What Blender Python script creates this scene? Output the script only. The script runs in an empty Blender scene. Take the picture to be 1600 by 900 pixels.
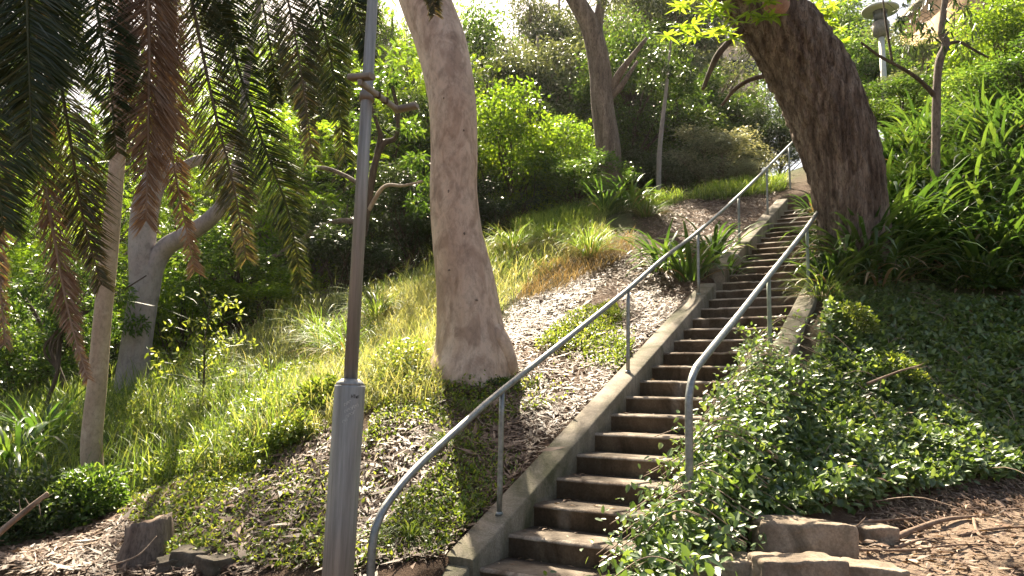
import bpy, math, random
import numpy as np
from math import radians, sin, cos, pi
from mathutils import Matrix

rad = radians
random.seed(7)
RNG = np.random.default_rng(11)
sc = bpy.context.scene
COL = sc.collection

# ------------------------------------------------------------------ camera, sky, sun, exposure
PITCH, ROLL, F = 0.1322, 0.021, 1200.0
fw = np.array([0, cos(PITCH), sin(PITCH)]); up0 = np.array([0, -sin(PITCH), cos(PITCH)]); r0 = np.array([1., 0, 0])
RGT = r0*cos(ROLL) + up0*sin(ROLL); UPV = -r0*sin(ROLL) + up0*cos(ROLL)
EYE = np.array([0, 0, 1.6])
cd = bpy.data.cameras.new("camera"); cam = bpy.data.objects.new("camera", cd); COL.objects.link(cam)
cam.matrix_world = Matrix(((RGT[0], UPV[0], -fw[0], EYE[0]), (RGT[1], UPV[1], -fw[1], EYE[1]), (RGT[2], UPV[2], -fw[2], EYE[2]), (0, 0, 0, 1)))
cd.sensor_width = 36; cd.lens = 36*F/1600; cd.clip_start = 0.05; cd.clip_end = 3000
sc.camera = cam

SUN_EL, SUN_AZ = rad(50), rad(-14)          # azimuth from +Y towards +X
S = np.array([sin(SUN_AZ)*cos(SUN_EL), cos(SUN_AZ)*cos(SUN_EL), sin(SUN_EL)])   # towards the sun
w = bpy.data.worlds.new("World"); sc.world = w; w.use_nodes = True
nt = w.node_tree; bg = nt.nodes['Background']
sky = nt.nodes.new('ShaderNodeTexSky'); sky.sky_type = 'NISHITA'; sky.sun_disc = False
sky.sun_elevation = SUN_EL; sky.sun_rotation = SUN_AZ
sky.air_density = 1.0; sky.dust_density = 3.5; sky.ozone_density = 1.0
wt = nt.nodes.new('ShaderNodeMix'); wt.data_type = 'RGBA'; wt.blend_type = 'MULTIPLY'; wt.inputs[0].default_value = 1; wt.inputs[7].default_value = (1.08, .99, .86, 1)
nt.links.new(sky.outputs[0], wt.inputs[6]); nt.links.new(wt.outputs[2], bg.inputs[0]); bg.inputs[1].default_value = 0.055
sl = bpy.data.lights.new("sun", 'SUN'); sl.energy = 5.0; sl.angle = rad(0.6); sl.color = (1.0, 0.89, 0.69)
so = bpy.data.objects.new("sun", sl); COL.objects.link(so)
so.rotation_euler = (pi/2 - SUN_EL, 0, pi - SUN_AZ)
so.location = (0, 0, 40)
vs = sc.view_settings; vs.view_transform = 'Standard'; vs.look = 'None'; vs.gamma = 1; vs.use_curve_mapping = False
vs.exposure = 2.25
cy = sc.cycles
cy.max_bounces = 7; cy.diffuse_bounces = 3; cy.glossy_bounces = 3; cy.transmission_bounces = 5; cy.volume_bounces = 1
cy.use_denoising = True; cy.caustics_reflective = False; cy.caustics_refractive = False
cy.sample_clamp_indirect = 6.0

# ------------------------------------------------------------------ picture <-> place
def raydir(u, v):
    u = np.asarray(u, float); v = np.asarray(v, float)
    a = (u-800)/F; b = (450-v)/F
    d = fw + a[..., None]*RGT + b[..., None]*UPV
    return d
def at(u, v, y):
    """point of the place seen in direction (u, v) at forward distance y"""
    d = raydir(u, v); return EYE + d*(np.asarray(y, float)/d[..., 1])[..., None]
def project(P):
    q = np.asarray(P) - EYE; z = q @ fw
    return 800 + F*(q @ RGT)/z, 450 - F*(q @ UPV)/z

# ------------------------------------------------------------------ staircase frame
TH = 0.5202; D2 = np.array([sin(TH), cos(TH)]); W2 = np.array([cos(TH), -sin(TH)])
P0 = np.array([-0.178, 5.538, 0.375]); GO, RI, SW = 0.3951, 0.17, 1.223
SL = RI/GO
def st(s, t, dz=0.0):
    return np.array([P0[0]+D2[0]*s+W2[0]*t, P0[1]+D2[1]*s+W2[1]*t, P0[2]+SL*s+dz])
def to_st(x, y):
    dx, dy = x-P0[0], y-P0[1]
    return dx*D2[0]+dy*D2[1], dx*W2[0]+dy*W2[1]

# ------------------------------------------------------------------ terrain height field
ctl = []
for s_ in (-1.2, 0, 1.5, 3, 4.5, 6, 7.5, 9, 10.5, 12):
    ctl.append(st(s_, -0.35, 0.04)); ctl.append(st(s_, SW+0.35, 0.10))
for s_ in (0, 2.5, 5, 8): ctl.append(st(s_, -1.0, 0.08))
for u, v, y in [(0, 900, 6.0), (250, 885, 6.3), (527, 985, 4.9), (660, 900, 5.2), (740, 566, 8.6), (690, 572, 8.5), (600, 565, 9.4), (480, 575, 10.8),
                (300, 655, 10.4), (150, 785, 8.6), (205, 612, 12.4), (0, 745, 9.3), (450, 492, 13.4), (620, 440, 14), (760, 395, 14), (850, 372, 14.6),
                (940, 322, 17), (1060, 300, 18), (1190, 285, 19), (420, 680, 7.8), (560, 700, 6.8),
                (1185, 893, 4.8), (1600, 890, 5.2), (1600, 805, 6.2), (1350, 842, 5.7), (1300, 745, 6.6), (1600, 745, 7.3), (1300, 600, 8.2), (1600, 600, 9.0),
                (1320, 500, 9.4), (1600, 485, 10), (1430, 440, 10.6), (1600, 300, 12.5), (1450, 330, 12.6), (1500, 250, 14), (1600, 170, 18), (1400, 230, 17)]:
    ctl.append(at(u, v, y))
ctl += [np.array(p, float) for p in [(0, 1, 0), (-3, 1, 0), (3, 1, 0.1), (-7, 3, 0), (6, 2, .5), (0, -4, -.1), (-8, -4, -.2), (8, -4, 0), (-1, 3.5, .05), (1.2, 3.6, .12), (-3, 4.4, 0.05),
        (-12, 12, .2), (-14, 20, -1.0), (-6, 20, 1.8), (-2, 24, 4.2), (3, 26, 6.5), (7, 24, 8.0), (12, 24, 9.6), (12, 14, 7.0), (11, 8, 3.2), (-10, 30, -1.5), (20, 30, 13), (0, 36, 7), (12, 40, 12), (-20, 40, -4)]]
ctl = np.array(ctl)
def _k(r): return np.where(r > 1e-9, r*r*np.log(np.maximum(r, 1e-9)), 0.0)
_n = len(ctl); _A = np.zeros((_n+3, _n+3))
_A[:_n, :_n] = _k(np.hypot(ctl[:, None, 0]-ctl[None, :, 0], ctl[:, None, 1]-ctl[None, :, 1])) + np.eye(_n)*0.6
_A[:_n, _n] = 1; _A[:_n, _n+1] = ctl[:, 0]; _A[:_n, _n+2] = ctl[:, 1]; _A[_n:, :_n] = _A[:_n, _n:].T
_w = np.linalg.solve(_A, np.concatenate([ctl[:, 2], np.zeros(3)]))
def wob(x, y):
    return (0.035*np.sin(1.7*x+0.6*y)*np.sin(1.3*y-0.4*x+1) + 0.018*np.sin(4.1*x+1.3*y+2)*np.sin(3.7*y-1.1*x) + 0.008*np.sin(9.1*x+3*y)*np.sin(8.3*y-4*x+1))
def hraw(x, y):
    x = np.asarray(x, float); y = np.asarray(y, float); sh = x.shape; x = x.ravel(); y = y.ravel()
    # outside the surveyed patch the hill carries on gently
    cx = np.clip(x, -24, 24); cyy = np.clip(y, -6, 42)
    out = np.empty(len(x))
    for i in range(0, len(x), 20000):
        a, b = cx[i:i+20000], cyy[i:i+20000]
        out[i:i+20000] = _k(np.hypot(a[:, None]-ctl[None, :, 0], b[:, None]-ctl[None, :, 1])) @ _w[:_n] + _w[_n] + _w[_n+1]*a + _w[_n+2]*b
    ex = x-cx; ey = y-cyy
    out = np.clip(out, -6, 16)
    out += np.clip(ex, -60, 60)*0.06 + np.clip(ey, 0, 60)*0.03
    return out.reshape(sh)
def ground(x, y):
    x = np.asarray(x, float); y = np.asarray(y, float)
    z = hraw(x, y) + wob(x, y)
    s, t = to_st(x, y)
    inside = np.clip((t+0.20)/0.12, 0, 1)*np.clip((SW+0.20-t)/0.12, 0, 1)*np.clip((s+0.9)/0.2, 0, 1)*np.clip((12.8-s)/0.3, 0, 1)
    z = z*(1-inside) + np.minimum(z, P0[2]+SL*s-0.33)*inside
    low = P0[2]+SL*s+0.0                       # soil kept just below the tops of the side walls
    near = np.clip(1-np.abs(t+0.35)/0.35, 0, 1)*np.clip((s+0.3)/0.3, 0, 1)*np.clip((12.5-s)/0.5, 0, 1)
    z = z*(1-near) + np.minimum(z, low+0.06)*near
    return z
def hit(u, v, y0=3.0, y1=45.0):
    """where the line of sight (u, v) meets the ground"""
    d = raydir(np.array(u, float), np.array(v, float))
    ys = np.linspace(y0, y1, 900)
    P = EYE + d*(ys/d[1])[:, None]
    g = ground(P[:, 0], P[:, 1]); k = np.argmax(P[:, 2] < g)
    if P[k, 2] >= g[k]: k = 300
    return np.array([P[k, 0], P[k, 1], g[k]])
def gz(x, y): return float(ground(np.array([x]), np.array([y]))[0])

# ------------------------------------------------------------------ materials
def mat(name):
    m = bpy.data.materials.new(name); m.use_nodes = True
    n = m.node_tree.nodes; n.clear()
    return m, m.node_tree
def N(t, kind, **kw):
    n = t.nodes.new(kind)
    for k, v in kw.items(): setattr(n, k, v)
    return n
def ramp(t, fac, stops):
    r = N(t, 'ShaderNodeValToRGB'); el = r.color_ramp.elements
    while len(el) < len(stops): el.new(0.5)
    for e, (p, c) in zip(el, stops): e.position = p; e.color = (*c, 1)
    t.links.new(fac, r.inputs[0]); return r.outputs[0]
def noise(t, scale, detail=4, rough=.6, co=None, dist=0.0, vec_scale=None):
    n = N(t, 'ShaderNodeTexNoise'); n.inputs['Scale'].default_value = scale; n.inputs['Detail'].default_value = detail
    n.inputs['Roughness'].default_value = rough; n.inputs['Distortion'].default_value = dist
    if co is None: co = N(t, 'ShaderNodeTexCoord').outputs['Object']
    if vec_scale:
        mp = N(t, 'ShaderNodeMapping'); mp.inputs['Scale'].default_value = vec_scale; t.links.new(co, mp.inputs[0]); co = mp.outputs[0]
    t.links.new(co, n.inputs['Vector']); return n.outputs['Fac']
def mix(t, fac, a, b, mode='MIX'):
    m = N(t, 'ShaderNodeMix', data_type='RGBA', blend_type=mode)
    for val, i in ((fac, 0), (a, 6), (b, 7)):
        if hasattr(val, 'links'): t.links.new(val, m.inputs[i])
        elif isinstance(val, (int, float)): m.inputs[i].default_value = val
        else: m.inputs[i].default_value = (*val, 1)
    return m.outputs[2]
def finish(t, col, rough=.8, metal=0.0, bump=None, bdist=.01, bstr=1.0, spec=.5, aniso=None):
    p = N(t, 'ShaderNodeBsdfPrincipled'); o = N(t, 'ShaderNodeOutputMaterial')
    if hasattr(col, 'links'): t.links.new(col, p.inputs['Base Color'])
    else: p.inputs['Base Color'].default_value = (*col, 1)
    if hasattr(rough, 'links'): t.links.new(rough, p.inputs['Roughness'])
    else: p.inputs['Roughness'].default_value = rough
    p.inputs['Metallic'].default_value = metal; p.inputs['Specular IOR Level'].default_value = spec
    if bump is not None:
        b = N(t, 'ShaderNodeBump'); b.inputs['Distance'].default_value = bdist; b.inputs['Strength'].default_value = bstr
        t.links.new(bump, b.inputs['Height']); t.links.new(b.outputs[0], p.inputs['Normal'])
    t.links.new(p.outputs[0], o.inputs[0]); return p
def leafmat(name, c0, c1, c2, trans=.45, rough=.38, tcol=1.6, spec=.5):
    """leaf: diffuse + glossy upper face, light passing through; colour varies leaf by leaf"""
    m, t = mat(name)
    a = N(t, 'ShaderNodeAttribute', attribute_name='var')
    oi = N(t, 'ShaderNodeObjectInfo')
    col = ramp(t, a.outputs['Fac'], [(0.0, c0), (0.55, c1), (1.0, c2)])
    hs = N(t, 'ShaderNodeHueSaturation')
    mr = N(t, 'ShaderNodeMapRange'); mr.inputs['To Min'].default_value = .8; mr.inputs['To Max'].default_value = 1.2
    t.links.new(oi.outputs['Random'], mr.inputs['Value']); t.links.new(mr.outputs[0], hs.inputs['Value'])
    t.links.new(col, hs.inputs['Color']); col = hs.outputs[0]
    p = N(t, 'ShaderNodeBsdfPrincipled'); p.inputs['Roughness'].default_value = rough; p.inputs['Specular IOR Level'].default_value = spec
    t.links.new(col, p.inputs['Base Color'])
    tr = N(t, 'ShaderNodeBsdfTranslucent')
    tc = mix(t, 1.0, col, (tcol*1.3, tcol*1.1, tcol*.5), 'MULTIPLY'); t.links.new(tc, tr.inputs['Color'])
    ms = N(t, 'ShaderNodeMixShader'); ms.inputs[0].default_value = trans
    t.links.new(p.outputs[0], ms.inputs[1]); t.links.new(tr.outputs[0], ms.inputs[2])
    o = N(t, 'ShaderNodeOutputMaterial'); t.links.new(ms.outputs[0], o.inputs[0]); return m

M = {}
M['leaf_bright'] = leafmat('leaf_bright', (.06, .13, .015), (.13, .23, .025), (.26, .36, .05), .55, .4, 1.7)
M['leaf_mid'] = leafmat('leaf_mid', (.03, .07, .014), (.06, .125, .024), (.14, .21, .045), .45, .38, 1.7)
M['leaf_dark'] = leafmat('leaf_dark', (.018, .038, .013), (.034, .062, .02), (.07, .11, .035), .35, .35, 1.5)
M['leaf_grey'] = leafmat('leaf_grey', (.06, .09, .05), (.11, .15, .08), (.20, .24, .14), .35, .4, 1.4)
M['leaf_pale'] = leafmat('leaf_pale', (.12, .15, .10), (.30, .34, .25), (.58, .60, .48), .3, .35, 1.1)
M['ivy'] = leafmat('ivy', (.05, .10, .028), (.11, .19, .05), (.24, .33, .11), .38, .42, 1.5, 1.0)
M['strap'] = leafmat('strap', (.024, .06, .015), (.045, .10, .022), (.11, .175, .04), .42, .34, 1.7)
M['grass'] = leafmat('grass', (.10, .14, .05), (.20, .255, .10), (.46, .47, .28), .45, .5, 1.3)
M['grass_green'] = leafmat('grass_green', (.045, .085, .02), (.085, .15, .035), (.20, .26, .08), .48, .45, 1.6)
M['grass_dry'] = leafmat('grass_dry', (.20, .13, .07), (.35, .26, .15), (.50, .42, .28), .3, .6, .9)
M['weed'] = leafmat('weed', (.06, .11, .02), (.13, .20, .035), (.30, .35, .09), .48, .4, 1.5)
M['palm_green'] = leafmat('palm_green', (.014, .030, .010), (.034, .055, .016), (.10, .105, .04), .3, .4, 1.4, .3)
M['palm_brown'] = leafmat('palm_brown', (.13, .075, .045), (.25, .155, .095), (.38, .28, .20), .22, .5, .7, .3)
M['palm_mixed'] = leafmat('palm_mixed', (.03, .045, .016), (.07, .075, .03), (.17, .13, .08), .26, .4, 1.0, .4)
M['litter'] = leafmat('litter', (.065, .035, .022), (.18, .105, .066), (.47, .34, .235), .1, .6, 1.0)

def bark(name, cols, scale, vsc, bd, rough=.85, patch=None, pscale=3.0, fine=.72):
    m, t = mat(name)
    n1 = noise(t, scale, 6, .65, None, .4, vsc); c = ramp(t, n1, cols)
    if patch:
        n2 = noise(t, pscale, 5, .6, None, .8, (1, 1, .5))
        f = ramp(t, n2, [(0.46, (0, 0, 0)), (0.60, (.7, .7, .7))]); c = mix(t, f, c, patch)
    n3 = noise(t, scale*2.2, 6, .7, None, .3, vsc)
    n4 = noise(t, scale*5.5, 6, .75, None, .5, (vsc[0], vsc[1], min(1, vsc[2]*1.6)))
    c = mix(t, 1.0, c, ramp(t, n4, [(.36, (fine, fine, fine)), (.52, (1, 1, 1)), (.7, (1.12, 1.1, 1.08))]), 'MULTIPLY')
    ad = N(t, 'ShaderNodeMath', operation='MULTIPLY_ADD'); t.links.new(n4, ad.inputs[0]); ad.inputs[1].default_value = .5; t.links.new(n3, ad.inputs[2])
    finish(t, c, rough, 0, ad.outputs[0], bd, 1.0, .3); return m
M['bark_gum'] = bark('bark_gum', [(.3, (.43, .30, .23)), (.5, (.57, .43, .34)), (.7, (.67, .54, .44))], 2.5, (1, 1, .35), .012, .6, (.33, .22, .16), 5.0)
M['bark_grey'] = bark('bark_grey', [(.3, (.19, .165, .165)), (.5, (.28, .255, .255)), (.7, (.38, .35, .34))], 2.2, (1, 1, .4), .012, .7, (.30, .25, .24), 2.0)
M['bark_slim'] = bark('bark_slim', [(.3, (.30, .22, .16)), (.55, (.42, .33, .25)), (.75, (.52, .44, .35))], 5, (1, 1, .4), .006, .7)
M['bark_rough'] = bark('bark_rough', [(.34, (.07, .046, .034)), (.48, (.20, .145, .11)), (.66, (.42, .33, .265))], 10, (1, 1, .13), .08, .95, fine=.34)
M['bark_mid'] = bark('bark_mid', [(.3, (.12, .09, .075)), (.5, (.22, .17, .14)), (.72, (.36, .29, .24))], 7, (1, 1, .2), .04, .9, fine=.45)
M['bark_dark'] = bark('bark_dark', [(.3, (.05, .038, .03)), (.6, (.11, .08, .06)), (.8, (.18, .14, .11))], 8, (1, 1, .25), .02, .95)
M['twig'] = bark('twig', [(.3, (.16, .11, .08)), (.6, (.36, .27, .2)), (.8, (.52, .42, .33))], 14, (1, 1, .4), .004, .8)
M['root_wood'] = bark('root_wood', [(.3, (.14, .09, .065)), (.6, (.26, .18, .13)), (.8, (.38, .28, .21))], 14, (1, 1, .4), .006, .85)
M['cut_wood'] = bark('cut_wood', [(.3, (.30, .16, .11)), (.6, (.42, .26, .19)), (.8, (.5, .33, .25))], 10, (1, 1, 1), .004, .8)

def concrete(name, a, b, c, stain, amt=(.45, .62)):
    m, t = mat(name)
    n1 = noise(t, 2.5, 8, .7); col = ramp(t, n1, [(.3, a), (.5, b), (.7, c)])
    n2 = noise(t, 1.1, 6, .7, None, 1.0, (1, 1, .6)); f = ramp(t, n2, [(amt[0], (0, 0, 0)), (amt[1], (1, 1, 1))]); col = mix(t, f, col, stain)
    n3 = noise(t, 60, 3, .7); n4 = ramp(t, n3, [(.35, (.75, .75, .75)), (.65, (1.1, 1.1, 1.1))]); col = mix(t, 1.0, col, n4, 'MULTIPLY')
    finish(t, col, .9, 0, n3, .006, .8, .25); return m
M['concrete'] = concrete('concrete', (.17, .14, .105), (.25, .21, .165), (.33, .29, .235), (.095, .09, .052))
M['step_concrete'] = concrete('step_concrete', (.125, .095, .07), (.19, .15, .115), (.27, .22, .175), (.08, .06, .044), (.44, .62))
M['worn_lit_edge'] = concrete('worn_lit_edge', (.24, .19, .145), (.34, .28, .225), (.44, .38, .31), (.12, .085, .06), (.46, .60))  # worn nosing, coloured paler so the edges read as sunlit lines
M['stone'] = concrete('stone', (.16, .12, .085), (.26, .20, .15), (.36, .29, .22), (.10, .08, .055))
M['stone_dark'] = concrete('stone_dark', (.06, .05, .04), (.11, .09, .07), (.17, .14, .11), (.05, .05, .03))
M['building'] = concrete('building', (.42, .24, .12), (.50, .30, .16), (.56, .36, .20), (.40, .24, .13))
M['building_pale'] = concrete('building_pale', (.55, .42, .33), (.62, .50, .40), (.68, .56, .46), (.48, .38, .3))
def metal(name, c0, c1, rough, streak=True, vs_=(1, 1, .05), metal_=1.0, sc_=30):
    m, t = mat(name)
    n1 = noise(t, sc_, 5, .7, None, 0, vs_); col = ramp(t, n1, [(.3, c0), (.7, c1)])
    n2 = noise(t, 3, 5, .7); r = N(t, 'ShaderNodeMapRange'); r.inputs['To Min'].default_value = rough-.1; r.inputs['To Max'].default_value = rough+.15
    t.links.new(n2, r.inputs['Value'])
    finish(t, col, r.outputs[0], metal_, n1, .0015, .6); return m
M['steel'] = metal('steel', (.19, .192, .19), (.40, .405, .40), .5, True, (1, 1, .05), .45)
M['galv'] = metal('galv', (.17, .18, .18), (.36, .37, .36), .5, True, (1, 1, 1), .85, 22)
M['galv_green'] = metal('galv_green', (.16, .20, .15), (.30, .34, .27), .6, True, (1, 1, 1), .4, 16)
M['lamp_metal'] = metal('lamp_metal', (.17, .145, .12), (.34, .30, .25), .6, True, (1, 1, 1), .3, 10)
M['pale_metal'] = metal('pale_metal', (.55, .52, .45), (.68, .65, .58), .6, True, (1, 1, 1), .0, 10)
m, t = mat('ink'); finish(t, (.02, .018, .02), .6); M['ink'] = m
m, t = mat('scratch'); finish(t, (.62, .60, .56), .5); M['scratch'] = m
m, t = mat('lamp_glass'); finish(t, (.10, .11, .12), .15); M['lamp_glass'] = m
m, t = mat('window_dark'); finish(t, (.03, .035, .04), .1); M['window_dark'] = m

# ground: soil, litter and green by patches
m, t = mat('ground_soil')
n1 = noise(t, 3.2, 10, .75); n2 = noise(t, 22, 8, .8); n3 = noise(t, 75, 5, .7)
c = ramp(t, n1, [(.32, (.05, .03, .018)), (.5, (.10, .062, .040)), (.68, (.19, .125, .085))])
c = mix(t, .55, c, ramp(t, n2, [(.35, (.055, .03, .02)), (.55, (.14, .085, .055)), (.70, (.38, .27, .20))]))
a = N(t, 'ShaderNodeAttribute', attribute_name='green')
c = mix(t, a.outputs['Fac'], c, ramp(t, n2, [(.35, (.03, .045, .012)), (.6, (.075, .11, .028)), (.75, (.14, .17, .05))]))
add = N(t, 'ShaderNodeMath', operation='ADD'); t.links.new(n2, add.inputs[0]); t.links.new(n3, add.inputs[1])
finish(t, c, .95, 0, add.outputs[0], .03, 1.0, .2); M['ground'] = m
m, t = mat('path_dirt')
n1 = noise(t, 4, 8, .75); n2 = noise(t, 34, 8, .8)
c = ramp(t, n1, [(.32, (.17, .115, .08)), (.5, (.29, .21, .155)), (.68, (.42, .32, .25))])
c = mix(t, .5, c, ramp(t, n2, [(.36, (.12, .08, .055)), (.55, (.32, .235, .17)), (.7, (.58, .46, .36))]))
finish(t, c, .95, 0, n2, .03, 1.0, .2); M['path'] = m

# ------------------------------------------------------------------ mesh helpers
def mesh_np(name, V, Fq, var=None, smooth=False, mats=(), extra=None, midx=None):
    V = np.ascontiguousarray(V, dtype=np.float32); Fq = np.ascontiguousarray(Fq, dtype=np.int32)
    me = bpy.data.meshes.new(name)
    k = Fq.shape[1]
    me.vertices.add(len(V)); me.vertices.foreach_set('co', V.ravel())
    me.loops.add(Fq.size); me.loops.foreach_set('vertex_index', Fq.ravel())
    me.polygons.add(len(Fq)); me.polygons.foreach_set('loop_start', np.arange(0, Fq.size, k, dtype=np.int32))
    me.polygons.foreach_set('loop_total', np.full(len(Fq), k, dtype=np.int32))
    if smooth: me.polygons.foreach_set('use_smooth', np.ones(len(Fq), dtype=bool))
    if midx is not None: me.polygons.foreach_set('material_index', np.ascontiguousarray(midx, dtype=np.int32))
    for m_ in mats: me.materials.append(m_)
    me.update(calc_edges=True)
    if var is not None:
        at_ = me.attributes.new('var', 'FLOAT', 'FACE'); at_.data.foreach_set('value', np.ascontiguousarray(np.clip(var, 0, 1), dtype=np.float32))
    if extra is not None:
        for k_, arr in extra.items():
            at_ = me.attributes.new(k_, 'FLOAT', 'POINT'); at_.data.foreach_set('value', np.ascontiguousarray(arr, dtype=np.float32))
    me.validate(verbose=False)
    return me
def link(name, me, parent=None, loc=None, rot=None, scale=None):
    o = bpy.data.objects.new(name, me); COL.objects.link(o)
    if parent: o.parent = parent
    if loc is not None: o.location = [float(c) for c in loc]
    if rot is not None: o.rotation_euler = rot
    if scale is not None: o.scale = scale if hasattr(scale, '__len__') else (scale,)*3
    return o
def tag(o, label, cat, group=None, kind=None):
    if label: o['label'] = label
    if cat: o['category'] = cat
    if group: o['group'] = group
    if kind: o['kind'] = kind
    return o
def empty(name, loc, label, cat, group=None, rz=0):
    o = bpy.data.objects.new(name, None); COL.objects.link(o); o.location = [float(c) for c in loc]; o.rotation_euler = (0, 0, rz)
    o.empty_display_size = .2
    return tag(o, label, cat, group)
def copy_tree(o, parent=None):
    c = o.copy(); COL.objects.link(c)
    if parent: c.parent = parent
    for ch in [q for q in bpy.data.objects if q.parent == o]: copy_tree(ch, c)
    return c
class Geo:
    """collects quads"""
    def __init__(s): s.V = []; s.F = []; s.var = []; s.m = []; s.n = 0
    def add(s, V, Fq, var=0.5, m=0):
        V = np.asarray(V, float).reshape(-1, 3); Fq = np.asarray(Fq, int)
        s.V.append(V); s.F.append(Fq+s.n); s.n += len(V)
        s.var.append(np.broadcast_to(np.asarray(var, float), (len(Fq),))); s.m.append(np.full(len(Fq), m))
        return s
    def mesh(s, name, mats, smooth=False, off=None):
        V = np.concatenate(s.V)
        if off is not None: V = V-np.asarray(off, float)
        return mesh_np(name, V, np.concatenate(s.F), np.concatenate(s.var), smooth, mats, None, np.concatenate(s.m))
def smooth_path(P, n):
    P = np.asarray(P, float); k = len(P)
    if k == 2: tt = np.linspace(0, 1, n)[:, None]; return P[0]*(1-tt)+P[1]*tt
    Q = np.vstack([2*P[0]-P[1], P, 2*P[-1]-P[-2]])
    T = np.linspace(0, k-1-1e-9, n); i = T.astype(int); f = (T-i)[:, None]
    a, b, c, d = Q[i], Q[i+1], Q[i+2], Q[i+3]
    return .5*((2*b)+(-a+c)*f+(2*a-5*b+4*c-d)*f*f+(-a+3*b-3*c+d)*f**3)
def tube(P, R, k=8, rough=0.0, rng=None, cap=True, flat=None):
    """closed tapering tube along P (n,3) with radii R"""
    P = np.asarray(P, float); R = np.broadcast_to(np.asarray(R, float), (len(P),)).copy()
    if cap:
        t0 = P[0]-P[1]; t0 /= np.linalg.norm(t0)+1e-9; t1 = P[-1]-P[-2]; t1 /= np.linalg.norm(t1)+1e-9
        P = np.vstack([P[0]+t0*1e-4, P, P[-1]+t1*1e-4]); R = np.concatenate([[R[0]*.02], R, [R[-1]*.02]])
    n = len(P); T = np.gradient(P, axis=0); T /= np.linalg.norm(T, axis=1)[:, None]+1e-12
    if cap: T[0] = T[1]; T[-1] = T[-2]
    ref = np.array([0, 0, 1.]) if abs(T[0, 2]) < .9 else np.array([1., 0, 0])
    u = np.cross(T[0], ref); u /= np.linalg.norm(u); U = np.empty((n, 3)); U[0] = u
    for i in range(1, n):
        u = u-T[i]*(u@T[i]); u /= np.linalg.norm(u)+1e-12; U[i] = u
    Wd = np.cross(T, U); a = np.linspace(0, 2*pi, k, endpoint=False)
    rr = np.ones((n, k))
    if rough:
        g = (rng or RNG); ph = g.uniform(0, 6.28, 6); L = np.concatenate([[0], np.cumsum(np.linalg.norm(np.diff(P, axis=0), axis=1))])[:, None]
        s_ = 1.0/max(R.max()*2, .01)
        rr = 1+rough*(np.sin(2*a[None]+L*.35*s_+ph[0])*.5+np.sin(3*a[None]-L*.6*s_+ph[1])*.4+np.sin(5*a[None]+L*.9*s_+ph[2])*.22+np.sin(L*1.1*s_+ph[3])*.4)
    V = P[:, None]+(U[:, None]*np.cos(a)[None, :, None]+Wd[:, None]*np.sin(a)[None, :, None])*(R[:, None]*rr)[..., None]
    i = np.arange(n-1)[:, None]*k; j = np.arange(k)[None]; j2 = (j+1) % k
    Fq = np.stack([i+j, i+j2, i+k+j2, i+k+j], -1).reshape(-1, 4)
    return V.reshape(-1, 3), Fq
def norm(A): return A/(np.linalg.norm(A, axis=-1, keepdims=True)+1e-12)
def leaves(P, D, Nn, L, Wd, fold=.15, fine=False, curl=0.0):
    """one folded leaf per row"""
    P = np.asarray(P); D = norm(D); S_ = norm(np.cross(D, Nn)); Nn = np.cross(S_, D)
    L = np.broadcast_to(L, (len(P),))[:, None]; Wd = np.broadcast_to(Wd, (len(P),))[:, None]
    if not fine:
        V = np.stack([P, P+D*L*.42+S_*Wd*.5+Nn*Wd*fold, P+D*L-Nn*L*curl, P+D*L*.42-S_*Wd*.5+Nn*Wd*fold], 1)
        Fq = np.arange(len(P)*4).reshape(-1, 4); return V.reshape(-1, 3), Fq, 1
    V = np.stack([P, P+D*L*.25+S_*Wd*.44+Nn*Wd*fold, P+D*L*.68+S_*Wd*.36+Nn*Wd*fold*.7-Nn*L*curl*.4, P+D*L-Nn*L*curl,
                  P+D*L*.68-S_*Wd*.36+Nn*Wd*fold*.7-Nn*L*curl*.4, P+D*L*.25-S_*Wd*.44+Nn*Wd*fold], 1)
    b = np.arange(len(P))[:, None]*6
    Fq = np.concatenate([b+np.array([[0, 1, 2, 3]]), b+np.array([[0, 3, 4, 5]])], 1).reshape(-1, 4)
    return V.reshape(-1, 3), Fq, 2
def sph(n, g=None):
    g = g or RNG; return norm(g.normal(size=(n, 3)))
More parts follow.
